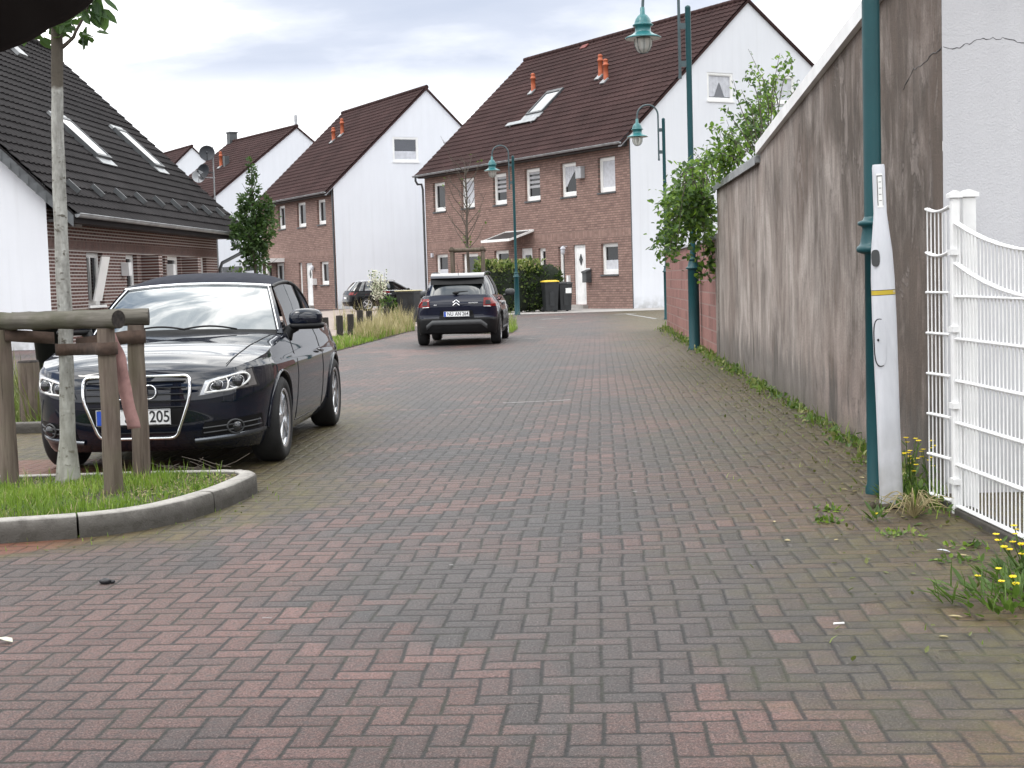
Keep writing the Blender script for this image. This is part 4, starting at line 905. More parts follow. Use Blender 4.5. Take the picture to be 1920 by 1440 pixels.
for i, (x_, y_, lab) in enumerate(((3.20, 25.05, 'teal street lamp rising through the creeper at the pink brick wall'), (4.66, 42.6, 'teal street lamp in front of the white gable, base hidden by the brick wall'), (.28, 53.9, 'slim teal street lamp standing in front of the hedge'), (2.098, 8.30, 'nearest teal lamp post, beside the white marker post, its head out of view'))):
    o = lamp if i == 0 else copy_tree(lamp)
    o.location = (x_, y_, 0); o['label'] = lab; o.rotation_euler = (0, 0, (0, .04, -.03, .05)[i])
    if i == 3:
        for c in list(o.children):
            if c.name.startswith('base'):
                bpy.data.objects.remove(c); m = MB(); m.lathe([(.062, 0), (.062, .03), (.052, .06), (.050, 1.385), (.066, 1.39), (.092, 1.40), (.097, 1.415), (.092, 1.43), (.080, 1.438), (.074, 1.45), (.060, 1.53), (.066, 1.545), (.084, 1.552), (.088, 1.563), (.084, 1.574), (.06, 1.58), (.05, 1.60)], 24); m.build('base', M['teal'], o); break

# ------------------------------------------------------------------ white marker post
MP = thing('marker_post', 'white plastic marker post with yellow band leaning on the nearest lamp post', 'marker post', (2.055, 7.80, 0), 0)
MP.rotation_euler = (0, math.radians(-1.6), 0)
m = MB(); rows = []
for z_, rx, ry in ((0, .066, .045), (.05, .062, .045), (.5, .061, .045), (1.0, .064, .046), (1.25, .062, .046), (1.40, .055, .042), (1.52, .042, .034), (1.60, .034, .028), (1.80, .033, .026), (1.845, .033, .026), (1.86, .030, .022)):
    rows.append([(rx * math.copysign(abs(cos(t)) ** .75, cos(t)), ry * math.copysign(abs(sin(t)) ** .75, sin(t)), z_) for t in [2 * pi * k / 24 for k in range(24)]])
m.grid(rows, 0, True, True); m.add(rows[-1], [tuple(range(24))]); m.build('body', M['marker'], MP)
def oval(m, cx, cz, w, h, y, d, mi=0):
    pl = []
    for k in range(28):
        t = 2 * pi * k / 28; pl.append((cx + w * math.copysign(abs(cos(t)) ** .8, cos(t)), cz + h * math.copysign(abs(sin(t)) ** .55, sin(t))))
    m.prism(pl, 1, y, y + d, mi)
m = MB(); oval(m, -.038, .905, .030, .125, -.048, .012); oval(m, -.038, .905, .034, .130, -.044, .012, 1); m.blob((-.05, -.05, .92), .006, .006, .008, 1); m.build('flap', [M['marker'], M['ink']], MP)
m = MB(); oval(m, -.045, 1.36, .022, .045, -.0455, .01); m.build('finger_hole', M['trim_grey'], MP)
m = MB(); m.box(-.020, .012, -.0285, -.0255, 1.63, 1.81); m.build('sticker', M['sticker'], MP)
m = MB(); m.box(-.019, .011, -.0292, -.0287, 1.795, 1.80); m.box(-.019, -.015, -.0292, -.0287, 1.64, 1.795); m.box(.009, .011, -.0292, -.0287, 1.64, 1.795)
for k in range(4): m.box(-.010, .004, -.0292, -.0287, 1.665 + k * .033, 1.668 + k * .033)
m.build('sticker_print', M['ink'], MP)
m = MB()
for k in range(26):
    t = 2 * pi * k / 26 + .0; rr = U(.05, .12); p = (cos(t) * rr, sin(t) * rr * .8, 0); m.blob((p[0], p[1], .012), U(.012, .03), U(.012, .025), U(.01, .022), 0, 7, 4, 1, .2)
o = m.build('stones', M['soil']); o.location = (2.06, 7.8, 0); tag(o, kind='stuff')

# ------------------------------------------------------------------ white mesh fence
FE = thing('mesh_fence', 'white double rod mesh fence with sagging curved top at right edge', 'fence', (2.325, 7.52, 0), 0)
def fpanel(p, q, n, za, zend, sag, bars, name):
    p = Vector(p); q = Vector(q); d = (q - p); L = d.length; d.normalize(); s_ = Vector((-d.y, d.x, 0)) * .009
    m = MB()
    def zt(t): return zend - sag * (1 - (2 * t - 1) ** 2)
    for k in range(n + 1):
        t = k / n; a = p + d * L * t; m.tube([a + Vector((0, 0, za)), a + Vector((0, 0, zt(t) + .004))], .0040, 5, cap=True)
    for f in bars:
        for sg in (1, -1):
            pts = []
            for k in range(13):
                t = k / 12
                z_ = f if f < 1.2 else (zend - (zend - f) - sag * (1 - (2 * t - 1) ** 2))
                pts.append(p + d * L * t + s_ * sg + Vector((0, 0, z_)))
            m.tube(pts, .0075, 6)
    return m.build(name, M['fence'], FE)
o1 = fpanel((0, -.03, 0), (.055, -2.55, 0), 50, .03, 1.53, .17, [.045, .265, .485, .705, .925, 1.145, 1.315, 1.525], 'panel')
o2 = fpanel((-.012, .035, 0), (-.050, .32, 0), 6, .05, 1.62, .02, [.065, .285, .505, .725, .945, 1.165, 1.38, 1.615], 'panel')
def fpost(x_, y_, w, h, nm='post'):
    m = MB(); m.box(x_ - w, x_ + w, y_ - w, y_ + w, 0, h); po = m.build(nm, M['fence'], FE, bevel=.006)
    m = MB(); m.box(x_ - w - .012, x_ + w + .012, y_ - w - .012, y_ + w + .012, h + .001, h + .022); m.prism([(x_ - w - .012, h + .022), (x_ + w + .012, h + .022), (x_, h + .04)], 1, y_ - w - .012, y_ + w + .012); m.build('cap', M['fence'], po)
fpost(0.0, 0.0, .022, 1.655); fpost(.085, .06, .036, 1.66); fpost(.06, -2.62, .03, 1.655)
m = MB(); m.box(-.02, .09, -2.6, .95, -.05, .035); o = m.build('edging_stone', M['kerb'], FE, bevel=.008)
for f in (.16, .56, .96, 1.36):
    m = MB(); m.box(-.03, .01, -.045, .03, f, f + .03); m.build('clamp', M['fence'], FE)

# ------------------------------------------------------------------ planting bed with kerb (near left)
front = [(-6.5, 7.62), (-5, 7.42), (-4, 7.36), (-3.2, 7.40), (-2.71, 7.48), (-2.27, 7.60), (-2.02, 7.78), (-1.86, 8.05), (-1.73, 8.45), (-1.66, 8.85), (-1.64, 9.05)]
tipp = [(-1.66, 9.2), (-1.74, 9.32), (-1.9, 9.38)]
back = [(-2.3, 9.42), (-3.2, 9.44), (-4.2, 9.44), (-6.5, 9.44)]
outl = [Vector((p[0], p[1], 0)) for p in catmull([(*p, 0) for p in front + tipp + back], 90)]
inner = []
for i, p in enumerate(outl):
    t = (outl[min(i + 1, 89)] - outl[max(i - 1, 0)]).normalized(); inner.append(p + Vector((-t.y, t.x, 0)) * .115)
kb = MB(); ln = 0; last = 0
segs = []; st = 0
for i in range(1, 90):
    ln += (outl[i] - outl[i - 1]).length
    if ln > .98 or i == 89: segs.append((st, i)); st = i; ln = 0
for (a, b) in segs:
    rows = []
    for i in range(a, b + 1):
        o_, n_ = outl[i] + Vector((U(-.003, .003), U(-.003, .003), U(-.003, .002))), inner[i]; dd = (n_ - o_) / .115
        sh = 0
        if i == a: sh = .004
        if i == b: sh = -.004
        tt = (outl[min(i + 1, 89)] - outl[max(i - 1, 0)]).normalized() * sh
        o_ = o_ + tt; n_ = n_ + tt
        rows.append([tuple(o_ + Vector((0, 0, -.03))), tuple(o_ + dd * .004 + Vector((0, 0, .098))), tuple(o_ + dd * .012 + Vector((0, 0, .114))), tuple(o_ + dd * .03 + Vector((0, 0, .121))), tuple(n_ - dd * .006 + Vector((0, 0, .122))), tuple(n_ + Vector((0, 0, .116))), tuple(n_ + Vector((0, 0, 0)))])
    kb.grid(rows, 0, True)
    for r in (rows[0], rows[-1]): kb.add(r, [tuple(range(7))])
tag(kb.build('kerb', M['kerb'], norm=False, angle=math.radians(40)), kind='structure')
mb = MB(); poly = [(p.x, p.y) for p in inner]
mb.add([(x_, y_, .095) for x_, y_ in poly], [tuple(range(len(poly)))]); tag(mb.build('flower_bed', M['soil'], norm=False), kind='structure')
def inside(x_, y_, poly):
    c = False; n = len(poly); j = n - 1
    for i in range(n):
        if (poly[i][1] > y_) != (poly[j][1] > y_) and x_ < (poly[j][0] - poly[i][0]) * (y_ - poly[i][1]) / (poly[j][1] - poly[i][1]) + poly[i][0]: c = not c
        j = i
    return c
gm = MB(); cnt = 0
while cnt < 15000:
    x_, y_ = U(-4.4, -1.65), U(7.35, 9.45)
    if not inside(x_, y_, poly): continue
    dens = .5 + .5 * sin(x_ * 5.1 + 1) * sin(y_ * 4.3)
    if x_ > -2.15 and rnd() < .55: continue
    if rnd() > .22 + .78 * dens: continue
    e = min(1, .55 + dens * .7); h_ = U(.025, .075) * e + (U(.03, .09) if rnd() < .06 else 0)
    gm.blade((x_, y_, .092), h_, U(.004, .008), U(0, .05), 1 if rnd() < .06 + .12 * (dens < .3) else 0); cnt += 1
for k in range(420):
    x_, y_ = U(-2.3, -1.72), U(8.4, 9.3)
    if inside(x_, y_, poly): gm.leaf(Vector((x_, y_, .10)), Vector((U(-1, 1), U(-1, 1), U(-.1, .3))), Vector((0, 0, 1)), U(.015, .04), U(.01, .02), 1)
for k in range(900):
    x_, y_ = U(-3.6, -1.8), U(7.4, 9.3)
    if inside(x_, y_, poly): gm.leaf(Vector((x_, y_, .097)), Vector((U(-1, 1), U(-1, 1), U(.0, .7))), Vector((0, 0, 1)), U(.02, .045), U(.015, .03), 2)
tag(gm.build('grass', [M['grass'], M['dry_grass'], M['weed']], norm=False), kind='stuff')

# tree guard of three posts with log rails
TG = thing('tree_guard', 'weathered round timber tree guard with log rails on the near grass bed', 'tree guard', (-2.7, 9.0, 0), 0)
gA, gB, gC = Vector((-.50, .06, 0)), Vector((.287, -.40, 0)), Vector((.30, .22, 0))
for p in (gA, gB, gC):
    m = MB(); pts = [p + Vector((U(-.006, .006), U(-.006, .006), z_)) for z_ in (-.05, .3, .6, .9, 1.085)]
    m.tube(pts, [.058, .056, .055, .053, .052], 14); m.build('post', M['post_wood'], TG)
def rail(p, q, z_, r, nm='rail'):
    p = Vector(p); q = Vector(q); d = q - p; L = d.length
    m = MB(); k = 16
    m.tube([(L * i / k, U(-.003, .003), U(-.003, .003)) for i in range(k + 1)], [r * U(.97, 1.03) for _ in range(k + 1)], 16, 0, cap=False)
    for xx in (0, L): m.add([(xx, r * cos(2 * pi * j / 16), r * sin(2 * pi * j / 16)) for j in range(16)], [tuple(range(16))], 1)
    o = m.build(nm, [M['rail_wood'], M['log_end']], TG, norm=False); o.location = (p.x, p.y, z_); o.rotation_euler = (0, 0, math.atan2(d.y, d.x)); return o
dAB = (gB - gA).normalized(); rail(gA - dAB * .45, gB + dAB * .11, 1.137, .055)
rail(gC + Vector((.085, .03, 0)), gC + Vector((-.75, -.10, 0)), 1.135, .055)
def strap(pts, w, mat, nm='strap', lab=None, th=.004):
    m = MB(); rows = []
    for i, p in enumerate(pts):
        p = Vector(p); rows.append([tuple(p + Vector((0, 0, w / 2))), tuple(p + Vector((0, 0, -w / 2)))])
    m.grid(rows, 0, True); o = m.build(nm, mat, TG, norm=False)
    sm_ = o.modifiers.new('thick', 'SOLIDIFY'); sm_.thickness = th
    if lab: o['label'] = lab
    return o
tk = Vector((-.13, .16, 0))                                     # trunk, local
def ring(c, r, z_, a0, a1, n=10): return [(c.x + r * cos(a0 + (a1 - a0) * k / n), c.y + r * sin(a0 + (a1 - a0) * k / n), z_) for k in range(n + 1)]
strap(ring(gB, .060, .965, 0.4, -3.4, 14) + ring(tk, .062, .945, -1.2, -4.0, 8), .075, M['strap'])
strap(ring(gA, .060, 1.05, 2.6, -.9, 14) + [(tk.x - .05, tk.y - .06, 1.02)], .075, M['strap'])
strap(ring(gC, .061, 1.01, 1.0, -2.4, 12) + [(gC.x - .12, gC.y - .03, 1.00), (tk.x + .06, tk.y + .02, .97)], .085, M['strap'])
m = MB(); rows = []
hang = [(.295, -.32, 1.05, .022), (.310, -.315, .985, .036), (.325, -.31, .93, .044), (.345, -.305, .80, .040), (.365, -.30, .66, .038), (.385, -.295, .55, .039), (.400, -.29, .47, .040)]
for i, (x_, y_, z_, w) in enumerate(catmull([(a, b, c) for a, b, c, _ in hang], 24) and [(*v, lerp_tab([(k / 6, hang[k][3]) for k in range(7)], i / 23)) for i, v in enumerate(catmull([(a, b, c) for a, b, c, _ in hang], 24))]):
    rows.append([(x_ - w * .98, y_ + .004 * sin(i * 1.3), z_ - w * .1), (x_, y_ - .010 - .004 * sin(i), z_), (x_ + w * .98, y_ + .006 * cos(i * .9), z_ + w * .1)])
m.grid(rows, 0, True); o = m.build('strap', M['pink_strap'], TG, norm=False); o['label'] = 'faded pink loose strap hanging down'; sm_ = o.modifiers.new('thick', 'SOLIDIFY'); sm_.thickness = .004

# young tree inside the guard
NT = thing('young_tree', 'slim whitewashed young tree tied inside the timber guard', 'tree', (-2.865, 9.16, .09), 0)
m = MB(); pts = []; rr = []
for k in range(40):
    t = k / 39; z_ = 5.6 * t; pts.append((.030 * z_ + .010 * sin(z_ * 2.1) + U(-.003, .003), .01 * cos(z_ * 1.7), z_)); rr.append((.052 + .030 * max(0, 1 - z_ / .25) if z_ < .25 else .052 - .020 * min(1, z_ / 3.2) - .022 * max(0, (z_ - 3.2) / 2.4)) * U(.95, 1.06))
m.tube(pts, rr, 12); m.build('trunk', M['trunk_paint'], NT)
m = MB(); lf = MB()
def branch(p, q, r, nleaf, bow=.15, ls=.075):
    p = Vector(p); q = Vector(q); P = []
    for k in range(9):
        t = k / 8; P.append(p.lerp(q, t) + Vector((0, 0, -bow * sin(pi * t) * (q - p).length)) + Vector((U(-.008, .008),) * 3))
    m.tube(P, [r * (1 - .7 * k / 8) for k in range(9)], 7)
    for _ in range(nleaf):
        t = U(.25, 1.05); c = P[min(8, int(t * 8))]; lf.leaf(c + Vector((U(-.05, .05), U(-.05, .05), U(-.05, .05))), Vector((U(-1, 1), U(-1, 1), U(-1.2, .35))), Vector((U(-.6, .6), U(-.6, .6), 1)), ls * U(.8, 1.6), ls * U(.6, 1.1))
branch((.085, 0, 2.735), (.345, -.05, 3.10), .015, 0, .17)
for k in range(16): lf.leaf(Vector((.32 + U(-.06, .12), -.05 + U(-.05, .05), 3.05 + U(-.13, .06))), Vector((U(-.5, .9), U(-.5, .5), U(-1.2, -.1))), Vector((U(-.6, .6), -.6, U(.2, 1))), U(.09, .14), U(.05, .08))
for k in range(26):
    a = k * 2.4; z_ = 2.88 + k * .10; branch((.03 * z_, 0, z_), (.03 * z_ + cos(a) * U(.25, .65), sin(a) * U(.25, .65), z_ + U(.0, .45)), .010, 26 if k > 2 else 20, U(-.05, .1))
for k in range(70):
    lf.leaf(Vector((.06 + U(-.20, .22), U(-.2, .2), U(2.80, 2.98))), Vector((U(-1, 1), U(-1, 1), U(-1, .2))), Vector((U(-1, 1), U(-1, 1), 1)), U(.06, .11), U(.05, .08))
m.build('branches', M['bark'], NT); lf.build('crown', M['near_leaf'], NT, norm=False)

# black parasol rim, stands in for an unidentified dark shape at top left
UM = thing('standin_parasol', 'unidentified dark shape built as the rim of a parasol in the top left corner', 'standin_parasol', (-2.024, 2.516, 0), 0)
m = MB(); rows = []; NG = 96; PZ = .69
dome = lambda t: PZ + 1.20 + .54 * (cos(t * 1.25) - cos(1.25)) / (1 - cos(1.25))
for k in range(17):
    t = k / 16; row = []
    for j in range(NG):
        a = 2 * pi * j / NG + .2; q = (a - .2) / (2 * pi / 8); sc = 1 - .04 * (1 - abs(2 * (q - math.floor(q)) - 1)) * t
        row.append((1.286 * sin(t * 1.25) / sin(1.25) * sc * cos(a), 1.286 * sin(t * 1.25) / sin(1.25) * sc * sin(a), dome(t)))
    rows.append(row)
rows.append([(p[0] * 1.004, p[1] * 1.004, p[2] - .012) for p in rows[-1]])
m.grid(rows, 0, True, True); o = m.build('canopy', M['standin_cloth'], UM, norm=False); sm_ = o.modifiers.new('thick', 'SOLIDIFY'); sm_.thickness = .004
m = MB(); m.tube([(0, 0, .05), (0, 0, 2.52)], .02, 10); m.lathe([(.03, 2.44), (.03, 2.5), (.012, 2.56), (.001, 2.57)], 10); m.build('pole', M['black_plastic'], UM)
for k in range(8):
    m = MB(); a = .2 + 2 * pi * k / 8; m.tube([(1.25 * sin(t * 1.25) / sin(1.25) * cos(a), 1.25 * sin(t * 1.25) / sin(1.25) * sin(a), dome(t) - .02) for t in [i / 8 for i in range(9)]], .008, 5); m.build('rib', M['black_plastic'], UM)
m = MB(); m.lathe([(.001, .0), (.26, 0), (.27, .02), (.27, .06), (.24, .08), (.05, .09), (.045, .30), (.03, .31)], 28, cap=False); m.build('base', M['kerb'], UM)
# ------------------------------------------------------------------ cars (local +y is forward)
class Car:
    def __init__(s, root, P):
        s.r, s.P = root, P
        s.N = P.get('n', 150)
        s.plan = [(v.x, v.y) for v in catmull([(*p, 0) for p in P['plan']], s.N)]
        s.nr = []
        for i in range(s.N):
            a = s.plan[max(i - 1, 0)]; b = s.plan[min(i + 1, s.N - 1)]
            if i == 0: a = (-s.plan[1][0], s.plan[1][1])
            if i == s.N - 1: b = (-s.plan[-2][0], s.plan[-2][1])
            t = Vector((b[0] - a[0], b[1] - a[1], 0)).normalized(); s.nr.append((-t.y, t.x) if (-t.y) * s.plan[i][0] + t.x * s.plan[i][1] > 0 else (t.y, -t.x))
    def inset(s, i, z):
        nx, ny = s.nr[i]; P = s.P
        e = P['front'] if ny > 0 else P['rear']
        return nx * nx * lerp_tab(P['side'], z) + ny * ny * lerp_tab(e, z)
    def pt(s, i, z):
        d = s.inset(i, z); return (s.plan[i][0] - s.nr[i][0] * d, s.plan[i][1] - s.nr[i][1] * d)
    def zt(s, i):
        return lerp_tab(s.P['top'], s.plan[i][1]) if 'topf' not in s.P else s.P['topf'](*s.plan[i])
    def zb(s, i):
        y = s.plan[i][1]; z = lerp_tab(s.P['bot'], y)
        if abs(s.plan[i][0]) > s.P.get('archx', .6):
            for ya in s.P['axles']:
                d = y - ya; R = s.P['arch']
                if abs(d) < R: z = max(z, s.P['wr'] + math.sqrt(R * R - d * d) * 1.0)
        return z
    def find(s, want, z, which):
        rng = {'front': range(0, s.N // 2), 'rear': range(s.N - 1, s.N // 2, -1)}.get(which)
        if which == 'side':
            for i in range(4, s.N - 5):
                a, b = s.pt(i, z), s.pt(i + 1, z)
                if s.nr[i][0] > .55 and (a[1] - want) * (b[1] - want) <= 0:
                    t = (want - a[1]) / (b[1] - a[1] + 1e-9); return a[0] + (b[0] - a[0]) * t
            return s.P['plan'][len(s.P['plan']) // 2][0]
        prev = None; want = abs(want)
        for i in rng:
            a = s.pt(i, z)
            if prev and prev[0] <= want <= a[0]:
                t = (want - prev[0]) / (a[0] - prev[0] + 1e-9); return prev[1] + (a[1] - prev[1]) * t
            if prev is None or a[0] >= prev[0]: prev = a
        return prev[1]
    def fp(s, x, z, off=.004, which='front'):
        sg = 1 if which == 'front' else -1
        return Vector((x, s.find(x, z, which) + sg * off, z))
    def sp(s, y, z, side, off=.003):
        return Vector((side * (s.find(y, z, 'side') + off), y, z))
    def topz(s, x, y, ex, ze):
        zc = lerp_tab(s.P['centre'], y); r = min(1, abs(x) / max(ex, 1e-4)); k = s.P.get('crown', 2.4)
        return ze + (zc - ze) * (1 - r ** k)
    def top_at(s, x, y):
        for i in range(s.N):
            if s.plan[i][1] <= y: break
        p = s.pt(i, s.zt(i)); return s.topz(x, y, p[0], s.zt(i))
    def body(s, mat, lower=None, split=.0):
        P = s.P; mb = MB(); lev = P['levels']
        full = list(range(s.N)); rows = []
        seq = [(i, 1) for i in full] + [(i, -1) for i in reversed(full[1:-1])]
        for (i, sg) in seq:
            zb, zt = s.zb(i), s.zt(i); row = []
            for L in lev[:-1] + [9]:
                z = min(max(L, zb), zt); p = s.pt(i, z); row.append((p[0] * sg, p[1], z))
            rows.append(row)
        rows.append(rows[0])
        nlow = sum(1 for L in lev if L <= split)
        if lower and nlow: 
            mb.grid([r[:nlow + 1] for r in rows], 1, True); mb.grid([r[nlow:] for r in rows], 0, True)
        else: mb.grid(rows, 0, True)
        trows = []; m_ = 14
        for i in full:
            zt = s.zt(i); p = s.pt(i, zt); row = []
            for j in range(2 * m_ + 1):
                t = (j - m_) / m_; x = p[0] * t; row.append((x, p[1], s.topz(x, p[1], p[0], zt)))
            trows.append(row)
        mb.grid(trows, 0, True)
        # underside
        ub = []
        for i in full:
            z = lerp_tab(P['bot'], s.plan[i][1]); p = s.pt(i, z); ub.append([(-p[0] * .8, p[1], z + .01), (p[0] * .8, p[1], z + .01)])
        mb.grid(ub, 2, False)
        for sg in (1, -1):
            for ya in P['axles']:
                R = P['arch']; rr = []
                for k in range(25):
                    a = pi * k / 24; y, z = ya + R * cos(a), P['wr'] + R * sin(a)
                    x = s.find(y, max(z, .3), 'side'); rr.append([(sg * (x - .002), y, z), (sg * (x - .30), y, z)])
                mb.grid(rr, 2, True); mb.add([r[1] for r in rr], [tuple(range(25))], 2)
        mats = [mat, lower or mat, M['dark']]
        return mb.build('body', mats, s.r, merge=True, norm=False, angle=math.radians(48))
    def arch_lips(s, mat, w=.02, name='wheel_arch'):
        for sg in (1, -1):
            for ya in s.P['axles']:
                m = MB(); R = s.P['arch']; rows = []
                for k in range(33):
                    a = -.08 + (pi + .16) * k / 32; row = []
                    for q, of in ((0.0, -.03), (.002, .014), (w * .6, .016), (w, .002)):
                        y, z = ya + (R + q) * cos(a), s.P['wr'] + (R + q) * sin(a)
                        row.append(tuple(s.sp(y, z, sg, of)))
                    rows.append(row)
                m.grid(rows, 0, True); m.build(name, mat, s.r, norm=False)
    def patch(s, cs, mat, name, which='front', off=.005, n=12, parent=None, mi=None):
        "cs: four (x,z) corners: bottom-in, bottom-out, top-out, top-in"
        m = MB(); rows = []
        for a in range(n + 1):
            row = []
            for b in range(n + 1):
                u, v = a / n, b / n
                x = (cs[0][0] * (1 - u) + cs[1][0] * u) * (1 - v) + (cs[3][0] * (1 - u) + cs[2][0] * u) * v
                z = (cs[0][1] * (1 - u) + cs[1][1] * u) * (1 - v) + (cs[3][1] * (1 - u) + cs[2][1] * u) * v
                row.append(tuple(s.fp(x, z, off, which)))
            rows.append(row)
        m.grid(rows, 0, True); return m.build(name, mat, parent or s.r, norm=False)
    def line(s, pts, r, mat, name, which='front', off=.004, closed=False, parent=None, n=6):
        m = MB(); m.tube([s.fp(x, z, off, which) for x, z in pts], r, n, closed=closed); return m.build(name, mat, parent or s.r)
def rounded(poly, rad, n=5):
    out = []; k = len(poly)
    for i in range(k):
        p = Vector(poly[i]); a = Vector(poly[i - 1]); b = Vector(poly[(i + 1) % k])
        da = (a - p).normalized(); db = (b - p).normalized(); r = rad[i] if isinstance(rad, (list, tuple)) else rad
        p0, p1 = p + da * r, p + db * r
        for j in range(n + 1):
            t = j / n; out.append(tuple((p0 * (1 - t) + p * t) * (1 - t) + (p * (1 - t) + p1 * t) * t))
    return out
def wheel(root, x, y, R, w, side, rim_r, spokes=5, dbl=True, steer=0.0, rimmat='alloy'):
    T = Matrix.Translation((x, y, R)) @ Matrix.Rotation(steer, 4, 'Z') @ Matrix.Rotation(side * pi / 2, 4, 'Y')
    wh = MB()
    h = w / 2
    wh.lathe([(rim_r - .01, -h * .9), (rim_r + .02, -h), (R - .03, -h * .98), (R - .008, -h * .8), (R, -h * .5), (R, h * .5), (R - .008, h * .8), (R - .03, h * .98), (rim_r + .03, h * 1.0), (rim_r, h * .92), (rim_r - .012, h * .6)], 40, T, cap=False)
    o = wh.build('wheel', M['tyre'], root, norm=True)
    m = MB()
    m.lathe([(rim_r - .012, -h * .8), (rim_r - .03, -h * .2), (rim_r - .03, h * .55), (rim_r - .008, h * .80), (rim_r + .008, h * .90), (rim_r - .002, h * .95), (rim_r - .018, h * .86)], 40, T, cap=False)
    for k in range(spokes):
        for dd in ((-.13, .13) if dbl else (0,)):
            a = 2 * pi * k / spokes + dd + .3; a2 = 2 * pi * k / spokes + dd * .45 + .3
            wi = .020 if dbl else .034
            ro, ri = rim_r - .015, .035
            ca, sa = Vector((cos(a), sin(a), 0)), Vector((cos(a2), sin(a2), 0)); pa, pb = Vector((-sin(a), cos(a), 0)), Vector((-sin(a2), cos(a2), 0))
            A, B = ca * ro, sa * ri; zo, zi = h * .70, h * .62
            m.add([A + pa * wi + Vector((0, 0, zo - .02)), A - pa * wi + Vector((0, 0, zo - .02)), B - pb * wi + Vector((0, 0, zi - .02)), B + pb * wi + Vector((0, 0, zi - .02)), A + pa * wi * .7 + Vector((0, 0, zo + .012)), A - pa * wi * .7 + Vector((0, 0, zo + .012)), B - pb * wi * .7 + Vector((0, 0, zi + .022)), B + pb * wi * .7 + Vector((0, 0, zi + .022))],
                  [(4, 5, 6, 7), (0, 1, 5, 4), (2, 3, 7, 6), (1, 2, 6, 5), (3, 0, 4, 7)], 0, False, T)
    m.lathe([(.062, h * .3), (.062, h * .66), (.050, h * .74), (.03, h * .78), (.001, h * .79)], 20, T)
    m.build('rim', M[rimmat], o)
    m = MB(); m.lathe([(.001, h * .1), (rim_r - .04, h * .1)], 24, T, cap=False); m.lathe([(.13, h * .12), (.13, h * .25), (.05, h * .27)], 20, T); m.build('brake_disc', M['trim_grey'], o)
    return o
def plate_on(car, x0, x1, z0, z1, which, mat4, txt, parent, seal=True):
    pass

M['slat'] = simple('dark_grille_slat', (.022, .023, .025), .6, .1, 8, spec=.2)
M['blade'] = simple('sky_sheen_blade', (.12, .13, .145), .25, .1, 9, metal=.7)  # grey metal imitates the sky reflected on the ledge of the blade
# ---- dark convertible, close on the left
AU = thing('parked_car', 'dark blue black convertible with fabric roof parked nose first behind the tree guard', 'car', (-2.55, 12.07, 0), pi - .0285)
PA = dict(n=190, plan=[(0, 2.12), (.22, 2.112), (.42, 2.085), (.58, 2.03), (.70, 1.945), (.79, 1.80), (.845, 1.60), (.868, 1.26), (.876, .8), (.878, .2), (.878, -.5), (.876, -1.1), (.866, -1.45), (.835, -1.75), (.77, -1.96), (.62, -2.07), (.36, -2.115), (0, -2.12)],
    front=[(.17, .14), (.215, .055), (.27, .03), (.34, .012), (.43, .0), (.56, .0), (.64, .012), (.70, .035), (.76, .075), (.82, .14)],
    side=[(.17, .075), (.22, .05), (.30, .028), (.45, .010), (.60, .0), (.70, .004), (.745, .010), (.775, .034), (.84, .05), (.93, .085), (1.0, .13)],
    rear=[(.2, .08), (.3, .02), (.5, 0), (.7, .01), (.85, .05), (.95, .1)],
    levels=[.17, .20, .235, .27, .32, .38, .44, .50, .55, .60, .64, .68, .71, .735, .755, .775, .80, .83, .86, .89, .92, 9],
    top=[(-2.12, .90), (-1.7, .945), (-1.2, .955), (.2, .945), (.8, .915), (1.3, .865), (1.62, .815), (1.85, .775), (1.98, .745), (2.12, .722)],
    centre=[(-2.12, .92), (-1.7, .985), (-1.2, 1.0), (.3, 1.0), (.75, .985), (1.0, .962), (1.4, .910), (1.75, .848), (1.95, .795), (2.05, .755), (2.12, .722)],
    bot=[(-2.12, .26), (-1.8, .22), (-1.3, .19), (0, .175), (1.26, .18), (1.7, .17), (2.12, .175)],
    axles=(1.26, -1.318), arch=.352, wr=.318, crown=2.9)
cA = Car(AU, PA); bodyA = cA.body(M['paint_black'])
for ya, st in ((1.26, .10), (-1.318, 0)):
    for sd_ in (1, -1): wheel(AU, sd_ * .768, ya, .318, .225, sd_, .222, 5, True, 0)
cA.arch_lips(M['paint_black'], .016)
# grille
gp = rounded([(-.270, .275), (.270, .275), (.375, .56), (.372, .706), (-.372, .706), (-.375, .56)], [.05, .05, .06, .045, .045, .06], 6)
m = MB(); cen = cA.fp(0, .5, .004); ring_ = [cA.fp(x, z, .003) for x, z in gp]
K = len(ring_); inner_ = [[cA.fp(x * t, .49 + (z - .49) * t, -.006 + .003) for x, z in gp] for t in (.97, .7, .4, .02)]
m.grid([ring_] + inner_, 0, True, True); gr_ = m.build('grille', M['black_plastic'], AU, norm=False)
m = MB(); m.tube([cA.fp(x, z, .008) for x, z in gp], .0125, 8, closed=True); m.build('grille_frame', M['chrome'], gr_)
for k in range(9):
    z = .315 + k * .0445
    if .38 < z < .475: continue
    hw = lerp_tab([(.275, .265), (.56, .362), (.70, .352)], z) - .01
    m = MB(); m.tube([cA.fp(-hw + 2 * hw * j / 14, z, .006) for j in range(15)], .0055, 6); m.build('slat', M['slat'], gr_)
m = MB(); rows = [[tuple(cA.fp(-.325 + .65 * j / 12, z, .010)) for j in range(13)] for z in (.372, .38, .475, .483)]; m.grid(rows, 0, True); m.build('plate_holder', M['black_plastic'], gr_, norm=False)
T_ = Matrix.Translation((0, 0, 0))
for k in range(4):                                             # four interlocking rings
    cx = (-1.5 + k) * .066; m = MB(); m.tube([cA.fp(cx + .047 * cos(t), .600 + .047 * sin(t), .018 + (.003 if k % 2 else 0)) for t in [2 * pi * j / 28 for j in range(28)]], .0055, 7, closed=True); m.build('badge_ring', M['chrome'], gr_)
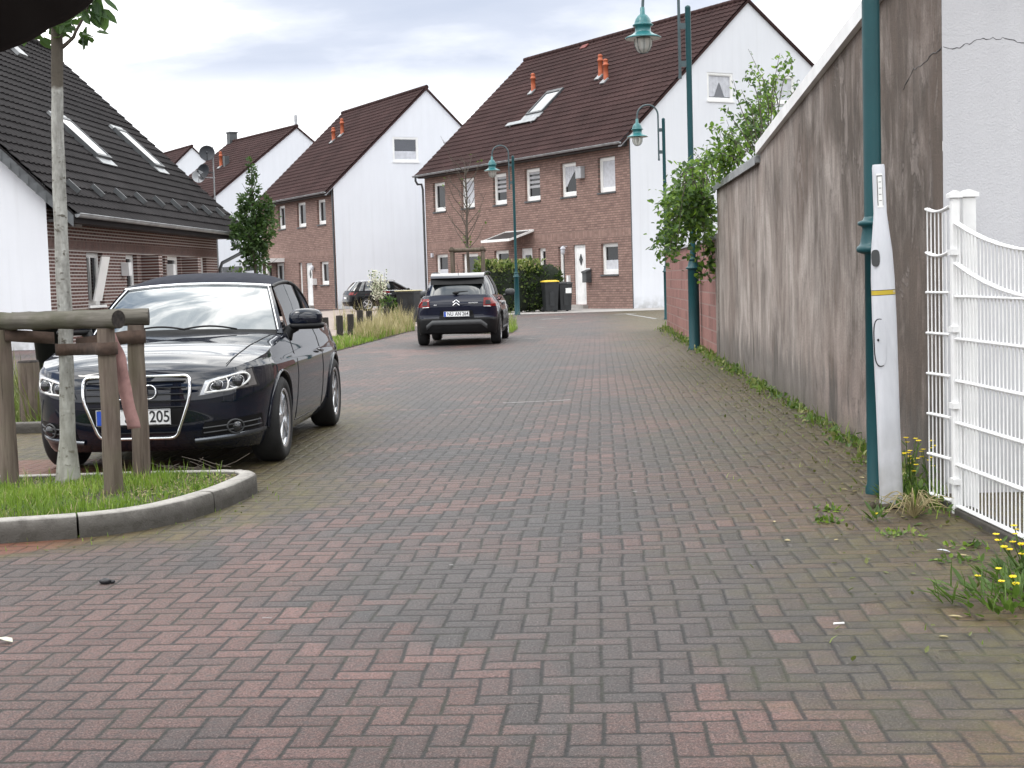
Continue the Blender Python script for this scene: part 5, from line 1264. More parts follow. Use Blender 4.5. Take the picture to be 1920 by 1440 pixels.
# number plate
def plate(car, cx, cz, w, h, yoff, which, parent, chars):
    sg = 1 if which == 'front' else -1
    yb = car.fp(cx, cz, yoff, which).y
    for e in (-.9, .9): yb = (min if which == 'front' else max)(yb, car.fp(cx + e * w / 2, cz, yoff, which).y + sg * .012)
    def bx(x0, x1, z0, z1, d0, d1, nm, mat, par):
        m = MB(); m.box(cx + x0, cx + x1, min(yb + sg * d0, yb + sg * d1), max(yb + sg * d0, yb + sg * d1), cz + z0, cz + z1); return m.build(nm, mat, par, bevel=.002)
    pl = bx(-w / 2, w / 2, -h / 2, h / 2, 0, .006, 'number_plate', M['plate'], parent)
    m = MB(); m.tube([(cx + a * (w / 2 - .004), yb + sg * .006, cz + b * (h / 2 - .004)) for a, b in ((-1, -1), (1, -1), (1, 1), (-1, 1))], .0025, 5, closed=True); m.build('plate_border', M['ink'], pl)
    left = sg                                                  # viewer's left is +x for a front plate
    a, b = sorted((left * (w / 2 - .006), left * (w / 2 - .046)))
    bx(a, b, -h / 2 + .004, h / 2 - .004, .0055, .0075, 'country_band', M['blue_band'], pl)
    R = Matrix(((-sg, 0, 0, 0), (0, 0, sg, yb + sg * .0075), (0, 1, 0, 0), (0, 0, 0, 1)))
    for (t, px_, size, sx) in chars:
        mm = Matrix.Translation((cx - sg * px_ * w, 0, cz)) @ R
        text_mesh(t, size, 'plate_text', M['ink'], pl, mm, .001, 'CENTER', sx)
    return pl, yb
plA, ybA = plate(cA, .018, .427, .52, .11, .012, 'front', AU, [('205', .355, .112, .86)])
m = MB(); m.lathe([(.017, 0), (.017, .003), (.0, .0035)], 16, Matrix.Translation((.018 + .042, ybA + .006, .405)) @ Matrix.Rotation(-pi / 2, 4, 'X')); m.build('seal', M['trim_grey'], plA)
m = MB(); m.blob((.018 - .005, ybA + .007, .407), .012, .002, .012); m.build('plate_text', M['ink'], plA)
# headlamps
for sd_ in (1, -1):
    cs = [(sd_ * .425, .560), (sd_ * .800, .605), (sd_ * .765, .742), (sd_ * .470, .668)]
    hl = cA.patch(cs, M['lens'], 'headlight', off=.005, n=14)
    def hp(u, v, off):
        x = (cs[0][0] * (1 - u) + cs[1][0] * u) * (1 - v) + (cs[3][0] * (1 - u) + cs[2][0] * u) * v
        z = (cs[0][1] * (1 - u) + cs[1][1] * u) * (1 - v) + (cs[3][1] * (1 - u) + cs[2][1] * u) * v
        return cA.fp(x, z, off)
    m = MB(); n_ = 12
    for (ua, ub, va, vb) in ((.03, .14, .05, .95), (.86, .97, .08, .94), (.14, .86, .80, .95), (.14, .86, .05, .16)):
        m.grid([[tuple(hp(ua + (ub - ua) * a / 6, va + (vb - va) * b / 6, .008)) for b in range(7)] for a in range(7)], 0, True)
    m.build('reflector', M['lens_silver'], hl, norm=False)
    m = MB(); P_ = [(.12, .16), (.30, .12), (.46, .10), (.60, .10), (.78, .22), (.90, .50), (.86, .78), (.72, .86), (.45, .84), (.18, .78), (.13, .55)]
    m.tube([hp(u, v, .012) for u, v in [(q.x, q.y) for q in catmull([(*p, 0) for p in P_ + [P_[0]]], 40)][:-1]], .0075, 6, closed=True)
    m.tube([hp(u, v, .012) for u, v in ((.50, .10), (.53, .35), (.52, .6), (.47, .84))], .006, 6)
    m.build('daylight_strip', M['sticker'], hl)
    for (u, v, r) in ((.67, .48, .046), (.31, .45, .040)):
        c = hp(u, v, .004); m = MB(); m.blob(c, r, r * .55, r); m.build('projector', M['lens'], hl)
        m = MB(); m.tube([hp(u + r / .36 * cos(t) * 1.05, v + r / .105 * sin(t) * .9 * .8, .010) for t in [2 * pi * k / 24 for k in range(24)]], .004, 6, closed=True); m.build('lamp_ring', M['satin_chrome'], hl)
    # lower intake, fog lamp, chin blade
    ip = [(sd_ * .43, .275), (sd_ * .80, .305), (sd_ * .80, .405), (sd_ * .46, .375)]
    it = cA.patch(ip, M['black_plastic'], 'air_intake', off=.004, n=10)
    for z0_, z1_ in ((.30, .335), (.335, .37)): cA.line([(sd_ * (.45 + .34 * k / 8), z0_ + .028 * k / 8) for k in range(9)], .006, M['trim_grey'], 'slat', off=.008, parent=it)
    c = cA.fp(sd_ * .655, .335, .012); m = MB(); m.tube([cA.fp(sd_ * .655 + .048 * cos(t), .335 + .048 * sin(t), .014) for t in [2 * pi * k / 24 for k in range(24)]], .007, 7, closed=True); fo = m.build('fog_light', M['trim_grey'], AU)
    m = MB(); m.blob((c.x, c.y - .012, c.z), .042, .02, .042); m.build('lens', M['lens'], fo)
    m = MB(); rows = []
    for k in range(13):
        t = k / 12; x = sd_ * (.39 + .42 * t); z = .238 + .035 * t
        rows.append([tuple(cA.fp(x, z - .012, .010)), tuple(cA.fp(x, z - .002, .030 * (1 - .3 * t))), tuple(cA.fp(x, z + .016, .026 * (1 - .3 * t))), tuple(cA.fp(x, z + .026, .006))])
    m.grid(rows, 0, True); m.build('bumper_blade', M['blade'], AU, norm=False)
    # bonnet seam from the headlamp to the screen pillar
    m = MB(); P_ = []
    for k in range(20):
        t = k / 19; y = 1.93 - 1.18 * t; x = sd_ * (.60 + .115 * t ** .8); P_.append((x, y, cA.top_at(x, y) + .001))
    m.tube(P_, .0035, 5); m.build('bonnet_seam', M['ink'], AU)
    # door seams and handle, sill
    for yy in (.62, -.62):
        m = MB(); m.tube([cA.sp(yy + (.10 * max(0, .6 - z) if yy > 0 else .0), z, sd_, .0) for z in [.26 + .68 * k / 16 for k in range(17)]], .004, 5); m.build('door_seam', M['ink'], AU)
    m = MB(); m.tube([cA.sp(y, .245, sd_, .0) for y in [.65 - 1.27 * k / 10 for k in range(11)]], .004, 5); m.build('door_seam', M['ink'], AU)
    m = MB(); m.tube([cA.sp(y, .745 + .012 * sin((y + .45) * 9), sd_, .022) for y in (-.56, -.50, -.44, -.38, -.32)], [.006, .014, .015, .014, .006], 8, ell=(.8, 1)); m.build('door_handle', M['paint_black'], AU)
    # mirror
    m = MB(); mx = sd_ * .93
    m.blob((mx, .50, 1.045), .135, .085, .078, 0, 20, 12, .72); mir = m.build('mirror', M['paint_black'], AU)
    m = MB(); m.blob((mx + sd_ * .005, .505, .985), .145, .082, .028, 0, 18, 8, .6); m.tube([(sd_ * .86, .52, .985), (sd_ * .80, .54, .955), (sd_ * .775, .57, .90)], [.030, .034, .045], 10, ell=(1, 1.3)); m.build('mirror_base', M['black_plastic'], mir)
    m = MB(); m.blob((mx, .43, 1.045), .118, .02, .064, 0, 16, 8, .7); m.build('mirror_glass', M['car_glass'], mir)
# windscreen
def ws(a, b):
    xb, yb, zb = a * .765, 1.02 - .40 * a * a, .985 - .035 * a * a
    xt, yt, zt_ = a * .600, .26 - .07 * a * a, 1.335 - .030 * a * a
    bl = .035 * sin(pi * b) * (1 - .4 * a * a)
    return Vector((xb + (xt - xb) * b, yb + (yt - yb) * b + bl * .5, zb + (zt_ - zb) * b + bl))
def wpatch(a0, a1, b0, b1, lift, n=18, m_=12):
    rows = []
    for i in range(n + 1):
        row = []
        for j in range(m_ + 1):
            p = ws(a0 + (a1 - a0) * i / n, b0 + (b1 - b0) * j / m_); row.append(tuple(p + Vector((0, .45, .89)) * lift))
        rows.append(row)
    return rows
m = MB(); m.grid(wpatch(-.96, .96, .02, .985, .003), 0, True); wsc = m.build('windscreen', M['screen_glass'], AU, norm=False)
for a0, a1 in ((-1.0, -.945), (.945, 1.0)): m = MB(); m.grid(wpatch(a0, a1, -.05, 1.0, .008, 4), 0, True); m.build('screen_pillar', M['paint_black'], AU, norm=False)
m = MB(); m.tube([ws(-1 + 2 * k / 20, 1.0) + Vector((0, .012, .006)) for k in range(21)], .014, 8); m.tube([ws(-.955, k / 12) + Vector((-.004, .006, .011)) for k in range(13)], .006, 6); m.tube([ws(.955, k / 12) + Vector((.004, .006, .011)) for k in range(13)], .006, 6); m.build('screen_trim', M['satin_chrome'], wsc)
m = MB(); m.grid(wpatch(-.97, .97, -.07, .03, .002, 18, 3), 0, True); m.build('scuttle', M['black_plastic'], AU, norm=False)
for x0_, x1_ in ((.45, -.12), (-.10, -.60)):
    m = MB(); P_ = [ws(x0_ + (x1_ - x0_) * k / 8, -.02 + .05 * sin(pi * k / 8)) + Vector((0, .02, .022)) for k in range(9)]; m.tube(P_, .008, 6); m.build('wiper', M['black_plastic'], wsc)
m = MB(); m.blob(ws(0, .90) + Vector((0, -.03, -.03)), .10, .02, .035); m.build('rear_view_mirror', M['ink'], wsc)
# fabric roof
st_ = [(.255, 1.340, .605, 1.305), (.13, 1.392, .615, 1.328), (-.15, 1.432, .625, 1.345), (-.5, 1.432, .63, 1.335), (-.8, 1.385, .635, 1.285), (-1.05, 1.29, .645, 1.20), (-1.25, 1.165, .655, 1.09), (-1.42, 1.03, .665, .985)]
stc = catmull([(a, b, c) for a, b, c, d_ in st_], 40); std = catmull([(a, d_, 0) for a, b, c, d_ in st_], 40)
rows = []
for k in range(40):
    y, zc, hw = stc[k]; ze = std[k].y; row = []
    for j in range(33):
        t = -1 + 2 * j / 32
        row.append((hw * math.copysign(abs(t) ** .9, t) , y - (.06 * t * t if k < 14 else 0), ze + (zc - ze) * (1 - abs(t) ** 3.2)))
    rows.append(row)
m = MB(); m.grid(rows, 0, True)
qrows = {1: [], -1: []}
for sd_ in (1, -1):                                           # fabric quarters and the side rail
    for k in range(40):
        y = stc[k].x; hw = stc[k].z; ze = std[k].y
        if y > -.62: continue
        f = min(1, (-.62 - y) / .25); zl = ze - (ze - .955) * f
        xl = hw + (cA.find(y, .94, 'side') - .06 - hw) * (ze - zl) / max(.02, ze - .955)
        qrows[sd_].append([(sd_ * hw, y, ze), (sd_ * (hw + (xl - hw) * .5 + .012), y, (ze + zl) / 2), (sd_ * xl, y, zl)])
    m.grid(qrows[sd_], 0, True)
sft = m.build('soft_top', M['soft_top'], AU, norm=False)
for sd_ in (1, -1):
    m = MB(); m.tube([(sd_ * (stc[k].z + .004), stc[k].x - .06 * (1 if k < 14 else 0), std[k].y - .006) for k in range(0, 36)], .016, 8); m.build('roof_seal', M['black_plastic'], sft)
    rows = []
    for k in range(25):
        t = k / 24; y = .60 - 1.50 * t
        zt_ = lerp_tab([(-.95, 1.20), (-.8, 1.268), (-.5, 1.328), (-.15, 1.338), (.12, 1.322), (.2, 1.300), (.62, 1.02)], y)
        xt_ = lerp_tab([(-.95, .645), (-.5, .635), (.15, .618), (.20, .620), (.62, .775)], y); xb_ = cA.find(y, .945, 'side') - .045
        rows.append([(sd_ * xb_, y, .945), (sd_ * (xb_ * .45 + xt_ * .55 + .012), y, .945 * .45 + zt_ * .55), (sd_ * xt_, y, zt_)])
    m = MB(); m.grid(rows, 0, True); sg_ = m.build('side_window', M['car_glass'], AU, norm=False)
    m = MB(); m.tube([Vector(r[0]) + Vector((sd_ * .008, 0, 0)) for r in rows], .009, 6); m.build('window_trim', M['satin_chrome'], sg_)
    y = -.62; m = MB(); m.tube([(sd_ * (cA.find(y, .945, 'side') - .038), y, .95), (sd_ * .70, y - .02, 1.15), (sd_ * .640, y - .03, 1.31)], .012, 6); m.build('window_post', M['black_plastic'], sg_)

# ---- hatchback greenhouse used by the two cars further away
def greenhouse(car, base, top, zb_, zt_, roofmat, pillars, dome=.05, e=4.0, n=64):
    root = car.r; (bw, byf, byr), (tw, tyf, tyr) = base, top
    def rg(w, yf, yr, z, k):
        t = 2 * pi * k / n; c, s_ = cos(t), sin(t); q = 2 / e
        return Vector((w * math.copysign(abs(c) ** q, c), (yf + yr) / 2 + (yf - yr) / 2 * math.copysign(abs(s_) ** q, s_), z(0) if callable(z) else z))
    lev = [0, .25, .5, .75, 1]
    rows = []
    for L in lev:
        row = []
        for k in range(n):
            a = rg(bw, byf, byr, zb_, k); b = rg(tw, tyf, tyr, zt_, k); p = a.lerp(b, L)
            nn = Vector((p.x, (p.y - (tyf + tyr) / 2) * .4, 0)).normalized(); p += nn * .03 * sin(pi * L)
            row.append(tuple(p))
        rows.append(row)
    m = MB(); m.grid(rows, 0, True, True); gl = m.build('windows', M['car_glass'], root, norm=False)
    m = MB(); rr = []
    for f in (1.012, 1.0, .93, .8, .6, .35, .01):
        row = []
        for k in range(n):
            p = rg(tw, tyf, tyr, zt_, k); c = Vector((0, (tyf + tyr) / 2, zt_)); q = c + (p - c) * f; q.z = zt_ + dome * (1 - max(0, f) ** 2.2) - (.025 if f > 1.005 else 0); row.append(tuple(q))
        rr.append(row)
    m.grid(rr, 0, True, True); rf = m.build('roof', roofmat, root, norm=False)
    for (k0, k1, mat, nm) in pillars:
        m = MB(); q = []
        for L in [i / 6 for i in range(7)]:
            row = []
            for i in range(5):
                k = k0 + (k1 - k0) * i / 4; a = rg(bw, byf, byr, zb_, k); b = rg(tw, tyf, tyr, zt_, k); p = a.lerp(b, L); nn = Vector((p.x, (p.y - (tyf + tyr) / 2) * .4, 0)).normalized(); p += nn * (.03 * sin(pi * L) + .007); row.append(tuple(p))
            q.append(row)
        m.grid(q, 0, True); m.build(nm, mat, root, norm=False)
    return gl, rf
# ---- dark blue crossover seen from behind
CA = thing('parked_car', 'dark blue crossover with red tail lamps and roof bars seen from behind', 'car', (-1.08 + .056 * 2.0, 29.25 + 2.05, 0), -.056)
PC = dict(n=150, plan=[(0, 2.06), (.3, 2.04), (.6, 1.93), (.78, 1.70), (.845, 1.35), (.862, .9), (.865, 0), (.865, -.9), (.86, -1.4), (.84, -1.72), (.785, -1.93), (.64, -2.05), (.4, -2.085), (0, -2.10)],
    front=[(.2, .1), (.4, 0), (.7, .02), (.9, .12), (1.0, .2)],
    side=[(.2, .06), (.3, .02), (.5, .0), (.72, .005), (.84, .03), (.96, .10), (1.05, .16)],
    rear=[(.22, .10), (.28, .03), (.40, .0), (.535, .0), (.56, .045), (.62, .055), (.70, .045), (.80, .035), (.90, .05), (1.0, .12), (1.06, .18)],
    levels=[.20, .26, .32, .38, .44, .50, .535, .55, .565, .60, .66, .72, .78, .84, .88, .92, .96, 1.0, 9],
    top=[(-2.1, 1.02), (-1.5, 1.02), (.6, .99), (1.2, .95), (1.7, .86), (2.06, .76)], centre=[(-2.1, 1.04), (-1.4, 1.05), (.9, 1.02), (1.3, .99), (1.8, .90), (2.06, .76)],
    bot=[(-2.1, .27), (-1.8, .22), (0, .20), (1.7, .2), (2.06, .24)], axles=(1.18, -1.40), arch=.365, wr=.32)
cC = Car(CA, PC); cC.body(M['paint_blue'], M['black_plastic'], .55)
cC.arch_lips(M['black_plastic'], .07)
for ya in (1.18, -1.40):
    for sd_ in (1, -1): wheel(CA, sd_ * .755, ya, .32, .21, sd_, .21, 5, False)
glC, rfC = greenhouse(cC, (.735, 1.05, -1.93), (.575, .30, -1.50), 1.0, 1.415, M['paint_blue'],
    [(4.5, 8.5, M['black_plastic'], 'pillar'), (23.5, 27.5, M['black_plastic'], 'pillar'), (38.2, 41.0, M['paint_blue'], 'pillar'), (55.0, 57.8, M['paint_blue'], 'pillar'), (63, 64.3, M['black_plastic'], 'pillar'), (31.7, 33, M['black_plastic'], 'pillar')], dome=.06)
m = MB(); m.grid([[(x_, -1.40 - .02 * (1 - (x_ / .55) ** 2), 1.476), (x_, -1.50 - .03 * (1 - (x_ / .55) ** 2), 1.462), (x_, -1.60 - .04 * (1 - (x_ / .55) ** 2), 1.425), (x_, -1.66 - .05 * (1 - (x_ / .55) ** 2), 1.385), (x_, -1.66 - .05 * (1 - (x_ / .55) ** 2), 1.37), (x_, -1.45, 1.36)] for x_ in [-.55 + 1.1 * k / 16 for k in range(17)]], 0, True); m.build('spoiler', M['paint_gloss'], CA, norm=False)
m = MB(); m.prism([(-1.46, 1.37), (-1.64, 1.365), (-1.70, 1.30), (-1.735, 1.245), (-1.60, 1.25)], 0, -.545, .545); m.build('spoiler_shadow_panel', M['black_plastic'], CA)
for sd_ in (1, -1):
    m = MB(); m.tube([(sd_ * .53, .25, 1.40), (sd_ * .545, .15, 1.475), (sd_ * .55, -.5, 1.495), (sd_ * .545, -1.25, 1.475), (sd_ * .53, -1.40, 1.41)], .020, 8); m.build('roof_bar', M['black_plastic'], rfC)
    tl = cC.patch([(sd_ * .545, .79), (sd_ * .815, .79), (sd_ * .80, .955), (sd_ * .56, .965)], M['tail'], 'tail_light', 'rear', .014, 10)
    cC.line([(sd_ * .555, .79), (sd_ * .68, .785), (sd_ * .815, .79)], .010, M['satin_chrome'], 'trim', 'rear', .014, parent=tl)
    cC.patch([(sd_ * .59, .83), (sd_ * .70, .83), (sd_ * .69, .91), (sd_ * .60, .915)], M['ink'], 'lamp_core', 'rear', .017, 6, parent=tl)
    m = MB(); m.blob((sd_ * .945, .72, 1.04), .11, .07, .075, 0, 14, 8, .7); m.tube([(sd_ * .90, .75, .99), (sd_ * .80, .78, .97)], .025, 8); m.build('mirror', M['trim_grey'], CA)
    for a in range(2):                                         # ribbed side cushions
        m = MB(); rows = []
        for k in range(9):
            y = (.82, -.08)[a] - .82 * k / 8; rows.append([tuple(cC.sp(y, z, sd_, .004 + .012 * (1 if 0 < q < 8 else 0) + (.006 if q in (2, 3, 5, 6) else 0))) for q, z in enumerate((.46, .47, .50, .54, .57, .60, .64, .67, .68))])
        m.grid(rows, 0, True); m.build('side_cushion', M['trim_grey'], CA, norm=False)
    m = MB(); m.tube([cC.sp(y, .32, sd_, .02) for y in [.75 - 1.7 * k / 10 for k in range(11)]], .03, 6, ell=(.4, 1)); m.build('sill_trim', M['trim_grey'], CA)
m = MB(); rows = []
for k in range(21):
    x = -.62 + 1.24 * k / 20; zz_ = .50 - .10 * max(0, abs(x) - .50) / .12; rows.append([tuple(cC.fp(x, zz_ - .075, .012, 'rear')), tuple(cC.fp(x, zz_ - .06, .030, 'rear')), tuple(cC.fp(x, zz_, .032, 'rear')), tuple(cC.fp(x, zz_ + .025, .01, 'rear'))])
m.grid(rows, 0, True); m.build('rear_bumper_bar', M['trim_grey'], CA, norm=False)
cC.patch([(-.36, .575), (.36, .575), (.32, .715), (-.32, .715)], M['black_plastic'], 'plate_recess', 'rear', .008, 8)
plate(cC, 0, .645, .52, .11, .014, 'rear', CA, [('NU', -.24, .105, .8), ('AN', .06, .105, .8), ('264', .345, .105, .8)])
def emb(m, x, z): return cC.fp(x, z, .012, 'rear')
m = MB()
for dz in (0, .058): m.tube([cC.fp(-.066, .820 + dz, .012, 'rear'), cC.fp(0, .875 + dz, .012, 'rear'), cC.fp(.066, .820 + dz, .012, 'rear')], .0105, 6)
m.build('chevron_badge', M['chrome'], CA)
m = MB(); m.box(.25, .44, cC.fp(.35, .86, .006, 'rear').y - .01, cC.fp(.35, .86, .006, 'rear').y + .002, .855, .875); m.build('badge', M['satin_chrome'], CA)
m = MB(); m.box(-.46, -.40, cC.fp(-.43, .83, .006, 'rear').y - .006, cC.fp(-.43, .83, .006, 'rear').y + .002, .825, .845); m.build('badge', M['satin_chrome'], CA)
m = MB(); m.tube([(-.02, -1.975, 1.075), (.06, -1.955, 1.09), (.24, -1.93, 1.10)], [.022, .016, .008], 6); m.blob((-.01, -1.975, 1.07), .07, .03, .03); m.build('rear_wiper', M['black_plastic'], CA)
m = MB(); m.tube([(0, -1.35, 1.465), (0, -1.45, 1.64)], .006, 5); m.build('aerial', M['black_plastic'], rfC)
# ---- black estate by the white gable
B3 = thing('parked_car', 'black estate car parked sideways before the white gable behind tall weeds', 'car', (-5.98, 71.5, 0), math.radians(-68))
PE = dict(n=110, plan=[(0, 2.25), (.3, 2.23), (.6, 2.1), (.8, 1.8), (.87, 1.4), (.88, .6), (.88, -.6), (.875, -1.4), (.85, -1.85), (.76, -2.12), (.5, -2.23), (0, -2.25)],
    front=[(.2, .1), (.4, 0), (.7, .03), (.9, .15)], side=[(.2, .07), (.3, .02), (.55, 0), (.74, .01), (.78, .03), (.95, .09)], rear=[(.2, .1), (.35, 0), (.55, .0), (.6, .03), (.8, .05), (1.0, .14)],
    levels=[.2, .28, .36, .46, .55, .62, .70, .74, .78, .84, .9, .95, 9], top=[(-2.25, 1.0), (-1.2, .98), (.8, .93), (1.5, .84), (2.25, .72)], centre=[(-2.25, 1.02), (-1.2, 1.0), (.9, .98), (1.5, .93), (2.25, .72)],
    bot=[(-2.25, .25), (0, .19), (2.25, .2)], axles=(1.35, -1.35), arch=.36, wr=.325)
cE = Car(B3, PE); cE.body(M['paint_far'])
for ya in (1.35, -1.35):
    for sd_ in (1, -1): wheel(B3, sd_ * .765, ya, .325, .22, sd_, .22, 5, False)
glE, rfE = greenhouse(cE, (.775, 1.05, -2.12), (.58, .25, -1.72), .95, 1.41, M['paint_far'], [(4.5, 8.5, M['paint_far'], 'pillar'), (23.5, 27.5, M['paint_far'], 'pillar'), (38.2, 41.5, M['paint_far'], 'pillar'), (54.5, 57.8, M['paint_far'], 'pillar'), (63.3, 64.7, M['paint_far'], 'pillar'), (31.3, 32.7, M['paint_far'], 'pillar'), (59.8, 60.6, M['paint_far'], 'pillar')], dome=.05)
for sd_ in (1, -1):
    cE.patch([(sd_ * .50, .80), (sd_ * .84, .80), (sd_ * .81, .93), (sd_ * .52, .93)], M['tail'], 'tail_light', 'rear', .012, 8)
    m = MB(); m.tube([cE.sp(y, .965 - .0 * y, sd_, -.02) for y in [1.0 - 3.0 * k / 14 for k in range(15)]], .016, 6); m.build('window_trim', M['chrome'], B3)
    m = MB(); m.tube([(sd_ * .52, .2, 1.42), (sd_ * .53, .1, 1.47), (sd_ * .53, -1.4, 1.47), (sd_ * .52, -1.55, 1.42)], .016, 6); m.build('roof_bar', M['satin_chrome'], rfE)
    m = MB(); m.blob((sd_ * .96, .72, 1.0), .10, .07, .07, 0, 12, 7, .7); m.build('mirror', M['paint_far'], B3)
    m = MB(); m.tube([cE.sp(y, .80, sd_, .014) for y in (-.3, -.2, -.12)], .014, 6); m.build('door_handle', M['satin_chrome'], B3)
plate(cE, 0, .66, .52, .11, .014, 'rear', B3, [])

# ------------------------------------------------------------------ creeper over the wall
M['near_vine'] = leafy('young_creeper_leaf', (.055, .105, .016), (.125, .220, .030), (.26, .36, .05), .4)
def rv(s=1.0): return Vector((U(-s, s), U(-s, s), U(-s, s)))
CR = thing('creeper', 'leafy creeper spilling over the end of the grey wall with tall loose shoots', 'climbing plant', (3.25, 21.6, 0), 0)
cw = MB(); cl = MB(); c0 = Vector((3.25, 21.6, 0))
def shoot(pts, r, nl, spread, ls, kind=0, droop=.3):
    P = catmull([Vector(p) - c0 for p in pts], 26); cw.tube(P, [r * (1 - .75 * k / 25) for k in range(26)], 6)
    for _ in range(nl):
        t = rnd() ** .8; k = min(25, int(t * 26)); p = P[k] + Vector((random.gauss(0, spread), random.gauss(0, spread), random.gauss(0, spread * .8)))
        d_ = rv() + Vector((0, 0, -droop)); s_ = ls * U(.6, 1.35)
        cl.leaf(p, d_, Vector((U(-.7, .7), U(-1.2, .4), 1.0)), s_, s_ * U(.5, .75), kind if rnd() < .72 else 1 - kind)
def px(x_, y_, Y_): return at(x_, y_, Y_)
# main mass hanging on the road side of the wall
for k in range(40):
    x0_ = U(1300, 1342); y0_ = U(330, 430); e = (U(1228, 1328), U(360, 498)); Y0 = U(21.6, 23.2)
    shoot([px(x0_, y0_, Y0), px((x0_ + e[0]) / 2, min(y0_, e[1]) - U(0, 25), Y0 - .1), px(*e, Y0 - U(0, .5))], .010, 62, .095, .088)
for k in range(7):
    e = (U(1222, 1262), (372, 384, 442, 455, 466, 472, 430)[k]); Y0 = U(22, 22.8)
    shoot([px(1310, U(380, 430), Y0), px(1270, e[1] - 14, Y0), px(*e, Y0)], .007, 34, .035, .085, 1)
for k in range(5):
    shoot([px(1328, 440, 22.2), px(1322 + U(-12, 14), 480, 22.0), px(1324 + U(-16, 14), U(505, 532), 22.0)], .006, 30, .045, .08)
# along the coping and rising shoots behind the wall
for k in range(26):
    t = k / 26; xx = 1300 + 165 * t; yy = 335 - 150 * t * t - 20 * t
    shoot([px(xx, yy + 18, 20.8 - 2.6 * t), px(xx + U(-14, 14), yy - 14, 20.8 - 2.6 * t), px(xx + U(-28, 20), yy - U(22, 60), 20.8 - 2.6 * t)], .008, 26, .060, .080, 1)
for (e, m_) in (((1403, 92), (1440, 180)), ((1478, 104), (1452, 170)), ((1486, 112), (1466, 165)), ((1462, 100), (1448, 170)), ((1404, 122), (1425, 165)), ((1398, 136), (1420, 180)), ((1390, 168), (1410, 210)), ((1375, 150), (1390, 205)), ((1350, 202), (1375, 225)), ((1332, 236), (1362, 250)), ((1338, 285), (1365, 290)), ((1496, 150), (1480, 190)), ((1490, 180), (1472, 205)), ((1430, 140), (1440, 190))):
    b = (1436 + U(-10, 8), 285 + U(-6, 25)); Y0 = U(17.4, 18.4)
    shoot([px(b[0], b[1] + 30, Y0), px(*m_, Y0), px((m_[0] + e[0]) / 2 + U(-4, 4), (m_[1] + e[1]) / 2, Y0), px(*e, Y0 - .1)], .008, 34, .022, .062, 0 if rnd() < .6 else 1)
for k in range(7):
    shoot([px(U(1400, 1460), 300, 18.6), px(U(1390, 1450), 250, 18.4), px(U(1370, 1455), U(190, 260), 18.4)], .008, 30, .07, .08)
for k in range(6):
    shoot([px(U(1340, 1400), 325, 19.6), px(U(1335, 1390), 290, 19.5), px(U(1325, 1385), U(235, 290), 19.5)], .008, 36, .07, .09, 1)
cw.build('branchwork', M['bark'], CR); cl.build('leaves', [M['vine_leaf'], M['near_vine']], CR, norm=False)

# ------------------------------------------------------------------ hedge, trees, shrubs
def leaf_volume(mb, c, R, n, ls, flat=1.0, shell=.55, lump=.25, mi=0):
    ph = [U(0, 6) for _ in range(6)]
    for _ in range(n):
        v = rv(); 
        while v.length > 1 or v.length < .05: v = rv()
        u = v.normalized(); r = shell + (1 - shell) * rnd() ** .6
        k = 1 + lump * (sin(u.x * 3.3 + ph[0]) * sin(u.z * 3.9 + ph[1]) + .6 * sin(u.y * 6 + ph[2]) * sin(u.x * 7 + ph[3]) * .8)
        p = Vector((c[0] + R[0] * u.x * r * k, c[1] + R[1] * u.y * r * k, c[2] + R[2] * u.z * r * k))
        s_ = ls * U(.6, 1.4); mb.leaf(p, u + rv(.9), u + Vector((0, 0, .8)) + rv(.7), s_, s_ * U(.45, .7), mi)
HG_ = thing('hedge', 'dark green clipped hedge with yellowish new shoots beside the wheelie bins', 'hedge', (.30, 57.4, 0), .35)
m = MB()
for k in range(5): m.blob((-1.2 + .62 * k, 0, .95), .55, .55, .92, 0, 12, 8, .8, .06)
m.build('twigs', M['core'], HG_)  # solid dark core, put in to close the view through the hedge
m = MB()
for k in range(7): leaf_volume(m, (-1.30 + .46 * k, U(-.1, .1), 1.02 - .04 * (k > 4)), (.46, .62, 1.02 + U(-.12, .14) - .14 * (k > 4)), 900, .125, shell=.78, lump=.16)
for k in range(700): p = Vector((U(-1.7, 1.0), U(-.6, .3), 1.75 + U(-.2, .32))); m.leaf(p, rv() + Vector((0, 0, .9)), rv() + Vector((0, 0, 1)), U(.10, .19), U(.05, .08), 1)
m.build('foliage', [M['hedge_leaf'], M['mixed_grass']], HG_, norm=False)
TR = thing('street_tree', 'small dense green tree between the dark roofed house and the middle brick house', 'tree', (-8.30, 47.4, 0), 0)
m = MB(); m.tube([(0, 0, 0), (.03, 0, 1.2), (-.02, 0, 2.4), (.03, 0, 3.6), (0, 0, 4.6), (.02, 0, 5.3)], [.075, .06, .05, .035, .02, .006], 10)
for k in range(22):
    a = k * 2.4; z_ = 1.75 + k * .145; L_ = .75 * (1 - k / 30); m.tube([(0, 0, z_), (cos(a) * L_ * .5, sin(a) * L_ * .5, z_ + .2), (cos(a) * L_, sin(a) * L_, z_ + .5)], [.02, .012, .004], 5)
m.build('trunk', M['bark'], TR)
m = MB()
for (x_, z_, rx, rz, n) in ((0, 2.35, .50, .55, 1000), (-.16, 2.9, .58, .55, 1200), (.20, 3.05, .55, .6, 1200), (-.38, 3.35, .36, .35, 600), (.35, 3.6, .38, .4, 600), (0, 3.75, .50, .5, 900), (-.22, 4.1, .28, .32, 350), (.52, 4.0, .16, .32, 180), (.05, 4.5, .22, .35, 260), (.02, 5.0, .14, .32, 150), (-.05, 5.35, .07, .15, 40), (-.62, 3.15, .14, .16, 90)):
    leaf_volume(m, (x_, U(-.1, .1), z_), (rx, rx, rz), int(n * .62), .12, shell=.25, lump=.3)
